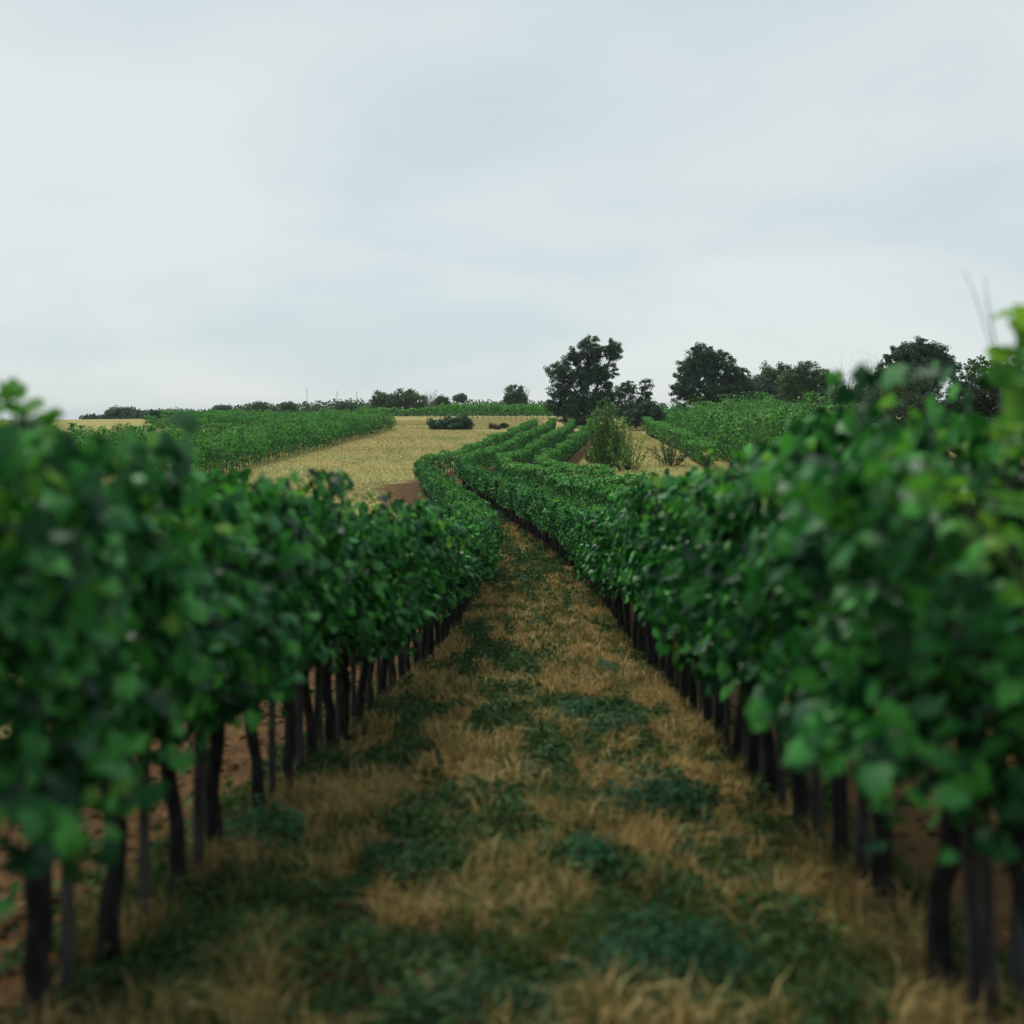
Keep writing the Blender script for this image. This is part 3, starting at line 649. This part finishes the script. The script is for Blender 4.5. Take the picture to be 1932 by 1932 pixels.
# trees around the crest on the left
Y = 262
CR = 'round trees on the crest'
tree('round_tree', 'left of the clustered round trees on the crest above the straw field', 'tree', px(722, Y), Y, lobes_px([(718, 752, 18, 14), (735, 760, 20, 14), (708, 765, 12, 10)], 722, Y, seed=25), 'olive', 80, 60, .4, 1.1, .25, .25, seed=42, group=CR)
tree('round_tree', 'middle and largest of the clustered round trees on the crest', 'tree', px(765, Y), Y, lobes_px([(765, 748, 24, 16), (750, 758, 22, 16), (785, 758, 22, 16)], 765, Y, seed=26), 'olive', 110, 60, .4, 1.1, .3, .25, seed=43, group=CR)
tree('round_tree', 'small round tree at the right end of the cluster beside the bare tree', 'tree', px(833, Y), Y, lobes_px([(828, 755, 12, 10), (840, 757, 8, 7)], 833, Y, seed=27), 'woods', 40, 50, .4, .9, .15, .4, seed=44, group=CR)
tree('round_tree', 'lone rounded tree on the crest left of the tallest oak', 'tree', px(972, 250), 250, lobes_px([(972, 742, 16, 17), (965, 755, 14, 12), (982, 756, 12, 12)], 972, 250, seed=28), 'olive', 90, 70, .38, 1.0, .2, .25, seed=45, group=CR)
tree('crest_bush', 'dark round bush alone on the left straw field near the horizon', 'bush', px(290, 240), 240, lobes_px([(290, 783, 17, 9), (282, 787, 12, 6), (300, 787, 10, 6)], 290, 240, seed=29), 'oak', 70, 60, .35, .8, .1, .2, seed=46)
tree('field_bush', 'low wide dark bush in the middle of the straw field', 'bush', px(848, 162), 162,
     lobes_px([(825, 799, 20, 9), (850, 798, 20, 10), (875, 797, 17, 11), (848, 803, 44, 7)], 848, 162, seed=30), 'oak', 140, 80, .25, .6, .1, .15, seed=47)
tree('brown_weeds', 'patch of brown weeds right of the low dark bush', 'weeds', px(935, 163), 163, lobes_px([(928, 803, 7, 5), (940, 806, 8, 3), (934, 806, 12, 3)], 935, 163, seed=31), 'brown_weed', 40, 16, .22, .35, .04, .2, seed=48)
tree('field_bush', 'small green bush beside the patch of brown weeds', 'bush', px(952, 166), 166, lobes_px([(952, 803, 9, 4), (946, 804, 6, 3)], 952, 166, seed=32), 'oak', 30, 50, .22, .4, .05, .2, seed=49)
# bare trees
def bare_tree(label, x, Ytop, Y, half, seed, n=26, thick=.09):
    r = np.random.default_rng(seed); X = px(x, Y); z0 = gz1(X, Y); H = pz(Ytop, Y) - z0; hw = half * Y / 1932
    e = ob('bare_tree', None, None, label, 'tree', 'bare trees', None, (X, Y, z0))
    tb = MB(); t = np.linspace(0, 1, 6)
    tb.tube(np.stack([.03 * H * t, 0 * t, -.1 + .75 * H * t], 1), thick * (1 - .6 * t), 6); ob('trunk', tb.mesh('bare_trunk', M['dead_wood'], True), e)
    bb = MB()
    for k in range(n):
        s = r.uniform(.15, .72); st = np.array([.03 * H * s, 0, -.1 + .75 * H * s]); a = r.uniform(0, 2 * pi); q = r.uniform(.5, 1)
        en = np.array([math.cos(a) * hw * q, math.sin(a) * hw * q, H * min(1, s + r.uniform(.2, .4))]); mid = (st * .6 + en * .4) + np.array([math.cos(a), math.sin(a), 0]) * hw * .25
        tt = np.linspace(0, 1, 5)[:, None]
        p = (1 - tt) ** 2 * st + 2 * tt * (1 - tt) * mid + tt ** 2 * en; bb.tube(p, np.linspace(thick * .4, thick * .12, 5), 4)
        for f in range(3):
            s2 = p[r.integers(2, 4)]; bb.tube(np.stack([s2, s2 + (en - s2) * .5 + r.normal(size=3) * .06 * H, s2 + (en - s2) * .8 + r.normal(size=3) * .09 * H]), [thick * .18, thick * .12, thick * .07], 3)
    ob('branches', bb.mesh('bare_branches', M['dead_wood'], True), e)
bare_tree('bare grey tree beside the clustered round trees on the crest', 812, 733, 258, 14, 61, thick=.12)
bare_tree('bare grey branches behind the lone rounded tree on the crest', 992, 728, 254, 9, 62, 16, .12)
bare_tree('bare pale tree right of the domed tree', 1597, 690, 156, 20, 63, 30, .1)
bare_tree('bare pale tree at the left side of the far right dark tree', 1650, 668, 124, 22, 64, 30, .08)

# willowy bushes by the small straw patch
def shoot_bush(name, label, X, Y, H, halfw, nstem, lps, leafsz, mat, seed, bark='bark', lean=.35, rad=.03):
    r = np.random.default_rng(seed); z0 = gz1(X, Y)
    e = ob(name, None, None, label, 'bush', 'willowy bushes by the straw patch', None, (X, Y, z0)); bb = MB(); P = []; D = []
    for k in range(nstem):
        a = r.uniform(0, 2 * pi); q = r.random() ** .6; b0 = np.array([math.cos(a), math.sin(a), 0]) * halfw * .45 * q
        h = H * r.uniform(.5, 1.0) * (1 - .35 * q ** 2); en = b0 + np.array([math.cos(a), math.sin(a), 0]) * halfw * lean * 1.6 * q + np.array([0, 0, h]); mid = (b0 + en) / 2 + r.normal(size=3) * .05 * H
        t = np.linspace(0, 1, 8)[:, None]; p = (1 - t) ** 2 * b0 + 2 * t * (1 - t) * mid + t * t * en; p[0, 2] = -.08
        bb.tube(p, np.linspace(rad, rad * .25, 8), 4)
        u = r.uniform(.12, 1, lps)
        for s in range(4):
            pass
        pc = np.stack([np.interp(u, t[:, 0], p[:, c]) for c in range(3)], 1)
        P.append(pc + r.normal(size=(lps, 3)) * np.array([.13, .13, .06]) * (1.2 - u[:, None] * .7) * H / 4); 
    P = np.concatenate(P); P = P[P[:, 2] > .05]; n = len(P)
    V, F = leaves(P, rdir(n, r) + np.array([0, 0, .5]), rdir(n, r) * .6 + np.array([0, 0, .7]), r.uniform(.7, 1.2, n) * leafsz, 'narrow', r)
    ob('stems', bb.mesh('bush_stems', M[bark], True), e); ob('foliage', mesh_np('bush_foliage', V, F, M[mat]), e, kind='stuff')
shoot_bush('willow_bush', 'tallest willowy bush, light green, beside the innermost curving row', px(1146, 90), 90, 6.2, 2.0, 60, 95, .27, 'willow', 71)
shoot_bush('willow_bush', 'thinner upright bush with visible stems right of the tallest willowy bush', px(1186, 86), 86, 3.7, 2.1, 26, 40, .24, 'willow', 72)
shoot_bush('willow_bush', 'sparse brownish bush, rightmost of the three on the straw patch', px(1264, 90), 90, 2.9, 1.9, 24, 42, .24, 'olive', 73, lean=.6)
shoot_bush('willow_bush', 'low leafy bush at the foot of the tallest willowy bush, left side', px(1118, 94), 94, 2.2, 1.2, 20, 50, .25, 'willow', 74)

# far woods on the horizon: one mass
r = np.random.default_rng(90)
Pl = []; 
for x in np.arange(160, 1260, 5.5):
    Y = 300 + 60 * r.random() + (40 if x > 830 else 0)
    hpx = 16 + 10 * sstep(380, 520, x) + 10 * vnoise(x / 40, 0 * x, 91) ** 1.5 + 4 * r.random()
    if x < 200: hpx *= .5
    hgt = hpx / 1932 * Y; X = px(x, Y); z0 = gz1(X, Y)
    n = 120; c = rdir(n, r) * (r.random(n) ** .4)[:, None] * np.array([1.3, 1.6, hgt * .5]) + np.array([X, Y, z0 + hgt * .5])
    Pl.append(c)
for x in np.arange(215, 2300, 11):
    Y = 420 + 80 * r.random(); X = px(x, Y); z0 = gz1(X, Y); hgt = (15 + 10 * r.random()) / 1932 * Y
    n = 130; Pl.append(rdir(n, r) * (r.random(n) ** .4)[:, None] * np.array([3, 2, hgt * .6]) + np.array([X, Y, z0 + hgt * .5]))
Pl = np.concatenate(Pl); n = len(Pl)
V, F = leaves(Pl, rdir(n, r) * .7 + np.array([0, 0, .6]), rdir(n, r), r.uniform(.6, 1.2, n) * .8, 'quad', r)
ob('distant_woods', mesh_np('distant_woods', V, F, M['woods']), None, 'low line of distant woods along the whole horizon', 'woods', None, 'stuff')
for k, (x, y, rx, ry) in enumerate([(225, 776, 22, 7), (420, 770, 12, 5), (490, 766, 10, 5), (545, 766, 11, 6), (868, 749, 9, 6), (650, 767, 16, 6)]):
    Y = 290; lb = ['low dark tree at the left end of the horizon', 'low tree on the horizon above the straw band', 'low tree on the horizon above the row stubs', 'pale small tree on the horizon left of the thin poles', 'small pale tree on the horizon above the far vineyard', 'low spreading tree on the horizon beside the thin poles'][k]
    tree('horizon_tree', lb, 'tree', px(x, Y), Y, lobes_px([(x, y, rx, ry), (x - rx * .7, y + ry * .4, rx * .6, ry * .8), (x + rx * .6, y + ry * .5, rx * .6, ry * .7)], x, Y, seed=50 + k), 'woods' if k != 0 else 'oak', 50, 40, .5, 1.1, .15, .25, seed=80 + k, group='small trees on the horizon')

# thin poles on the horizon
for k, (x, yt, lb) in enumerate([(580, 735, 'thin pole on the horizon with a bent tip, left and tallest of three'), (635, 738, 'thin straight pole on the horizon, middle of three'), (672, 739, 'thin straight pole on the horizon, right of three by the round trees')]):
    Y = 285; X = px(x, Y); z0 = gz1(X, Y); H = pz(yt, Y) - z0
    e = ob('utility_pole', None, None, lb, 'pole', 'poles on the horizon', None, (X, Y, z0)); b = MB()
    t = np.linspace(0, 1, 6); b.tube(np.stack([.02 * H * t * (1 if k else -1), 0 * t, -.3 + (H + .3) * t], 1), np.linspace(.075, .05, 6), 6)
    ob('shaft', b.mesh('pole_shaft', M['stake'], True), e); b = MB()
    if k == 0: b.tube([(-.02 * H, 0, H - .05), (-.02 * H - .12, 0, H + .12), (-.02 * H - .4, 0, H + .1)], [.06, .05, .04], 5)
    else: b.tube([(.02 * H - .16, 0, H - .3), (.02 * H + .16, 0, H - .3)], [.03, .03], 5)
    ob('bent_tip' if k == 0 else 'crossarm', b.mesh('pole_arm', M['stake'], True), e)

# ------------------------------------------------------------------ ground cover on the path and fields
def blades(P, H, W, lean, r, seg=True):
    n = len(P); a = r.uniform(0, 2 * pi, n); s = np.stack([np.cos(a), np.sin(a), 0 * a], 1); b_ = r.uniform(0, 2 * pi, n)
    ld = np.stack([np.cos(b_), np.sin(b_), 0 * b_], 1) * (lean * H)[:, None]; up = np.array([0, 0, 1.])
    v0 = P - s * W[:, None] / 2; v1 = P + s * W[:, None] / 2
    m = P + ld * .35 + up * (H * .6)[:, None]; v2 = m + s * W[:, None] * .38; v3 = m - s * W[:, None] * .38; v4 = P + ld + up * (H * np.clip(1 - lean * .35, .3, 1))[:, None]
    V = np.stack([v0, v1, v2, v3, v4], 1).reshape(-1, 3); k = np.arange(n)[:, None] * 5
    return V, [np.concatenate([k, k + 1, k + 2, k + 3], 1), np.concatenate([k + 3, k + 2, k + 4], 1)]
r = np.random.default_rng(5)
def scatter_lane(y0, y1, dens, left=-.1, right=.1):
    n = int((y1 - y0) * 3.3 * dens); y = r.uniform(y0, y1, n); a = cx(CUR[0], y) + left; b = cx(CUR[1], y) + right
    x = a + (b - a) * r.random(n); return x, y
Vs, Qs, Ts, nn = [], [], [], 0
def addb(V, F):
    global nn
    Vs.append(V); Qs.append(F[0] + nn); Ts.append(F[1] + nn); nn += len(V)
def on_ground(xp, yp):
    Y = np.linspace(2, 150, 6000); X = px(xp, Y); d = (pz(yp, Y) - gz(X, Y)); k = int(np.argmax(d < 0)); return float(X[k]), float(Y[k])
PATCH = [(*on_ground(a, b), c, d) for a, b, c, d in [(1240, 1530, .42, -1), (1290, 1830, .5, -1), (1105, 1660, .22, -1), (860, 1830, .3, -1), (620, 1455, .4, -.8), (490, 1590, .3, -1), (1130, 1365, .4, -.8), (560, 1760, .35, -.8), (1000, 1430, .35, -.5), (680, 1900, .3, -.9), (950, 1600, .22, -.8), (1500, 1900, .35, -.7), (700, 1350, .4, -.8), (1150, 1240, .3, -.8), (960, 1900, .22, -.7), (310, 1850, .35, -.9), (420, 1720, .3, -.8), (200, 1900, .3, -.9), (1620, 1850, .25, -.6), (1420, 1640, .3, -.5), (360, 1800, .2, -.6), (780, 1620, .2, -.8), (1330, 1440, .3, -.4),
                                                     (820, 1500, .4, .8), (1190, 1600, .25, .9), (1230, 1680, .25, .8), (640, 1640, .28, .7), (1260, 1330, .4, .8), (930, 1290, .4, .6), (1120, 1160, .6, .7), (1100, 1760, .2, .5), (800, 1740, .2, .5)]]
def dryness(x, y):
    ly = np.log(y) * 4.2
    v = .495 - .05 * sstep(14, 28, y) + 1.35 * (fnoise(x / .45, ly * 1.2, 41) * .45 + fnoise(x / .14, ly * 3.6, 44) * .55 - .5)
    for a, b, c, d in PATCH: v = v + .2 * d * np.exp(-(((x - a) / c) ** 2 + ((y - b) / c) ** 2) ** 2)
    return v
for y0, y1, dn, wd, tr in ((2.4, 6, 420, .006, .05), (6, 12, 210, .009, .06), (12, 24, 110, .014, .09), (24, 60, 40, .03, .14)):
    x, y = scatter_lane(y0, y1, dn)
    m = dryness(x, y) > r.uniform(.42, .54, len(x)); x, y = x[m], y[m]
    nb_ = 20; hb = np.repeat(.05 + .18 * r.random(len(x)) ** 2, nb_)
    x = np.repeat(x, nb_); y = np.repeat(y, nb_); n = len(x); a_ = r.uniform(0, 2 * pi, n); q_ = tr * r.random(n) ** .7
    x = x + np.cos(a_) * q_; y = y + np.sin(a_) * q_
    V, F = blades(np.stack([x, y, gz(x, y) - .008], 1), hb * r.uniform(.45, 1.15, n), r.uniform(.6, 1.3, n) * wd, r.uniform(.1, 1.3, n), r); addb(V, F)
ob('dry_grass', mesh_np('dry_grass', np.concatenate(Vs), [np.concatenate(Qs), np.concatenate(Ts)], M['straw']), None, 'dry straw coloured grass scattered over the path between the rows', 'grass', None, 'stuff')
Vs, Qs, Ts, nn = [], [], [], 0
for y0, y1, dn, wd, tr in ((2.4, 6, 200, .007, .04), (6, 12, 120, .010, .05), (12, 24, 100, .015, .07), (24, 60, 60, .028, .12)):
    x, y = scatter_lane(y0, y1, dn, -.3, .3)
    q = fnoise(x / .5 + 11, y / .8, 61)
    m = q > r.uniform(.46, .6, len(x)) - .07 * sstep(10, 25, y); x, y = x[m], y[m]
    nb_ = 16; hb = np.repeat(.06 + .18 * r.random(len(x)) ** 2, nb_)
    x = np.repeat(x, nb_); y = np.repeat(y, nb_); n = len(x); a_ = r.uniform(0, 2 * pi, n); q_ = tr * r.random(n) ** .7
    x = x + np.cos(a_) * q_; y = y + np.sin(a_) * q_
    V, F = blades(np.stack([x, y, gz(x, y) - .008], 1), hb * r.uniform(.45, 1.15, n), r.uniform(.6, 1.3, n) * wd, r.uniform(.1, .9, n), r); addb(V, F)
ob('green_grass', mesh_np('green_grass', np.concatenate(Vs), [np.concatenate(Qs), np.concatenate(Ts)], M['olive_grass']), None, 'olive green upright grass between the dry tufts on the path', 'grass', None, 'stuff')
Vs, Fs, nn = [], [], 0
for y0, y1, dn, sz in ((2.4, 6, 3600, .034), (6, 12, 2000, .045), (12, 24, 950, .06), (24, 60, 330, .095)):
    x, y = scatter_lane(y0, y1, dn, -.35, .35)
    edge = np.minimum(x - cx(CUR[0], y), cx(CUR[1], y) - x)
    g_ = 1 - dryness(x, y) + .12 * (np.abs(x - (cx(CUR[0], y) + cx(CUR[1], y)) / 2) < .35) + .1 * sstep(.9, .4, edge) * 0
    m = g_ > r.uniform(.50, .57, len(x)); x, y = x[m], y[m]; n = len(x)
    hh = r.random(n) * (.03 + .2 * vnoise(x / .25, y / .25, 49) ** 2.5)
    P = np.stack([x, y, gz(x, y) + hh], 1)
    V, F = leaves(P, rdir(n, r) * .8 + np.array([0, -.2, .8]), rdir(n, r) + np.array([0, 0, .25]), r.uniform(.6, 1.3, n) * sz, 'simple' if y0 < 12 else 'quad', r)
    Vs.append(V); Fs.append(F + nn); nn += len(V)
ob('green_weeds', mesh_np('green_weeds', np.concatenate(Vs), [np.concatenate(Fs)], M['weed']), None, 'low green weeds mixed through the dry grass of the path', 'weeds', None, 'stuff')

def weed_clump(name, label, x, y, rx, ry, h, n, size, mat, seed, stem=True):
    r = np.random.default_rng(seed); z0 = gz1(x, y)
    e = ob(name, None, None, label, 'weed', 'weed clumps on the path', None, (x, y, z0))
    d = rdir(n, r); d[:, 2] = np.abs(d[:, 2]); q = r.random(n) ** .4; nb = .75 + .5 * vnoise(d[:, 0] * 3 + seed, d[:, 1] * 3, seed)
    P = d * q[:, None] * nb[:, None] * np.array([rx, ry, h]); gzz = gz(x + P[:, 0], y + P[:, 1]) - z0; P[:, 2] = P[:, 2] + gzz + .01
    V, F = leaves(P, d * .6 + np.array([0, 0, .8]) + r.normal(size=(n, 3)) * .4, rdir(n, r), r.uniform(.6, 1.3, n) * size, 'simple', r)
    ob('foliage', mesh_np('weed_foliage', V, F, M[mat]), e, kind='stuff'); b = MB()
    for k in range(24):
        p = P[r.integers(n)]; b.tube([(p[0] * .35, p[1] * .35, float(gz1(x + p[0] * .35, y + p[1] * .35) - z0) - .02), (p[0] * .7, p[1] * .7, p[2] * .6), tuple(p)], [.004, .003, .002], 4)
    ob('stems', b.mesh('weed_stems', M['weed']), e)
for k, (xp, yp, rx, ry, h, n, sz, mt, lb) in enumerate([
    (1235, 1545, .36, .42, .22, 1700, .032, 'clover', 'rounded dark clover mound on the right half of the path'),
    (1260, 1850, .42, .36, .2, 1700, .032, 'clover', 'largest dark clover patch at the bottom right of the path'),
    (1115, 1665, .12, .14, .22, 420, .034, 'bluegreen', 'upright blue green weed between the two dark clover patches'),
    (1085, 1365, .2, .24, .2, 500, .04, 'bluegreen', 'bluish weed tuft in the middle of the path'),
    (1170, 1390, .28, .3, .2, 600, .04, 'bluegreen', 'weed tuft on the path just right of the bluish tuft'),
    (500, 1600, .26, .3, .22, 700, .045, 'bluegreen', 'leafy weed clump at the foot of the left row trunks'),
    (620, 1465, .36, .36, .18, 800, .04, 'weed', 'yellowish green weed clump beside the left row'),
    (680, 1350, .4, .45, .2, 800, .045, 'weed', 'weed clump under the left row where trunks stand close'),
    (1145, 1270, .22, .8, .14, 700, .05, 'bluegreen', 'long strip of weeds on the right side of the path further down'),
    (890, 1905, .3, .25, .12, 700, .032, 'weed', 'low weed patch at the bottom edge left of centre'),
    (1000, 1480, .3, .3, .12, 600, .035, 'weed', 'flat weed patch at the middle of the path'),
    (760, 1640, .3, .25, .12, 600, .034, 'clover', 'flat dark weed patch on the left half of the path'),
    (470, 1820, .3, .3, .14, 600, .034, 'weed', 'weed clump at lower left near the row trunks'),
    (1600, 1640, .18, .2, .14, 300, .034, 'weed', 'weed tuft between the trunks of the right row')]):
    X, Y = on_ground(xp, yp); weed_clump('weed_clump', lb, X, Y, rx, ry, h, n, sz, mt, 400 + k)
# pale stones
def stone(seed, s):
    r = np.random.default_rng(seed); a = np.arange(8) * pi / 4; V = [(0, 0, -.3 * s)]
    for z, q in ((-.1, .9), (.25, 1.0), (.55, .65)): V += [(math.cos(t) * q * s * r.uniform(.8, 1.15), math.sin(t) * q * s * .75 * r.uniform(.8, 1.15), z * s) for t in a]
    V.append((0, 0, .68 * s)); T = [[0, 1 + (k + 1) % 8, 1 + k] for k in range(8)] + [[25, 17 + k, 17 + (k + 1) % 8] for k in range(8)]
    Q = [[1 + 8 * q + k, 1 + 8 * q + (k + 1) % 8, 9 + 8 * q + (k + 1) % 8, 9 + 8 * q + k] for q in range(2) for k in range(8)]
    b = MB(); b.add(V, Q, T); return b.mesh('stone', M['stone'], True)
for k, (xp, yp, s, lb) in enumerate([(365, 1912, .03, 'pale stone lying at the bottom left of the path'), (810, 1390, .025, 'small white stone left of the path middle'), (1350, 1720, .035, 'pale stone on the right of the path among dry grass'), (1390, 1590, .03, 'pale stone by the clover mound')]):
    X, Y = on_ground(xp, yp); o = ob('stone', stone(500 + k, s), None, lb, 'stone', 'stones on the path', None, (X, Y, gz1(X, Y) + .02)); o.rotation_euler = (0, 0, k)

rc = np.random.default_rng(66); n = 22000; yc_ = 2.5 + 75 * rc.random(n) ** 2.2
sdc = rc.random(n) < .7
xc_ = np.where(sdc, cx(CUR[0], yc_) - 2.6 * rc.random(n) + .3, cx(CUR[1], yc_) + rc.uniform(-.3, 2.4, n))
oc = np.array([(1, 0, 0), (0, 1, 0), (-1, 0, 0), (0, -1, 0), (0, 0, .7), (0, 0, -.7)], float); of = np.array([[0, 1, 4], [1, 2, 4], [2, 3, 4], [3, 0, 4], [1, 0, 5], [2, 1, 5], [3, 2, 5], [0, 3, 5]])
sc_ = (.008 + .045 * rc.random(n) ** 4)[:, None, None]
Vc = oc[None] * sc_ * rc.uniform(.6, 1.3, (n, 6, 1)); aa = rc.uniform(0, 6.28, n)[:, None]
Vc = np.stack([Vc[..., 0] * np.cos(aa) - Vc[..., 1] * np.sin(aa), Vc[..., 0] * np.sin(aa) + Vc[..., 1] * np.cos(aa), Vc[..., 2]], -1) + np.stack([xc_, yc_, gz(xc_, yc_)], 1)[:, None]
ob('soil_clods', mesh_np('soil_clods', Vc.reshape(-1, 3), (of[None] + (np.arange(n) * 6)[:, None, None]).reshape(-1, 3), M['clod']), None, 'loose red brown soil clods under and beside the vine rows', 'soil', None, 'stuff')
n = 9000; yw_ = 2.5 + 45 * rc.random(n) ** 1.6; xw_ = cx(CUR[0], yw_) - .2 - 2.4 * rc.random(n); kq = fnoise(xw_ / .6, yw_ / .8, 71) > .58; xw_, yw_ = xw_[kq], yw_[kq]; n = len(xw_)
Vw, Fw = leaves(np.stack([xw_, yw_, gz(xw_, yw_) + .08 * rc.random(n) ** 2], 1), rdir(n, rc) * .8 + np.array([0, -.2, .8]), rdir(n, rc) + np.array([0, 0, .25]), rc.uniform(.03, .07, n), 'simple', rc)
ob('soil_weeds', mesh_np('soil_weeds', Vw, Fw, M['weed']), None, 'sparse small weeds on the bare soil left of the left row', 'weeds', None, 'stuff')
# grass of the straw fields
def field_grass(name, label, n, x0, x1, y0, y1, h, wd, mat, keepf, seed):
    r = np.random.default_rng(seed); y = np.sqrt(r.uniform(y0 ** .6, y1 ** .6, n) ** 0) * (y0 + (y1 - y0) * r.random(n)); x = x0 + (x1 - x0) * r.random(n)
    m = keepf(x, y, r); x, y = x[m], y[m]; n = len(x)
    V, F = blades(np.stack([x, y, gz(x, y) - .02], 1), r.uniform(*h, n), r.uniform(.6, 1.3, n) * wd, r.uniform(.1, .9, n), r)
    ob(name, mesh_np(name, V, F, M[mat]), None, label, 'grass', None, 'stuff')
def leftfield(x, y, r): return (x < cx(CUR[0], y) - (.9 + 1.0 * ((y > 45) & (y < 80))) - .9 * r.random(len(x))) & (x > -.18 * y - 12)
field_grass('straw_field_grass', 'golden dry grass covering the straw field left of the curving rows', 150000, -34, 12, 34, 200, (.06, .2), .05, 'field_straw', lambda x, y, r: ((y < 157) & leftfield(x, y, r)) | ((y > 160) & (x < 6)), 601)
field_grass('straw_patch_grass', 'golden dry grass on the small straw patch inside the curve on the right', 40000, 3, 24, 70, 158, (.06, .2), .05, 'field_straw', lambda x, y, r: (x > cx(CUR[3], y) + 1.6) & (x < 15.6 + (y - 84) * .055), 602)
pn = lambda x, y, r: leftfield(x, y, r) & (fnoise(x / 4.5, y / 9, 55) > .6 + .06 * r.random(len(x)))
field_grass('pale_grass_tufts', 'pale greenish grass tufts in patches on the straw field', 26000, -30, 0, 45, 150, (.1, .3), .07, 'pale_tuft', pn, 603)
print('vines', n_v)
hm = bpy.data.materials.new('haze'); hm.use_nodes = True
for n_ in list(hm.node_tree.nodes): hm.node_tree.nodes.remove(n_)
ho = hm.node_tree.nodes.new('ShaderNodeOutputMaterial'); hv = hm.node_tree.nodes.new('ShaderNodeVolumePrincipled')
hv.inputs['Color'].default_value = (0.86, 0.93, 0.98, 1); hv.inputs['Density'].default_value = 0.00014
hm.node_tree.links.new(hv.outputs[0], ho.inputs['Volume'])
x0, x1, y0, y1, z0, z1 = -4100, 4100, -60, 5100, -30.5, 24
hb_ = mesh_np('haze', [(x, y, z) for z in (z0, z1) for x, y in ((x0, y0), (x1, y0), (x1, y1), (x0, y1))], np.array([[3, 2, 1, 0], [4, 5, 6, 7], [0, 1, 5, 4], [1, 2, 6, 5], [2, 3, 7, 6], [3, 0, 4, 7]]), hm)
ob('haze', hb_, None, 'thin pale haze lying over the whole vineyard', 'haze', None, 'stuff')
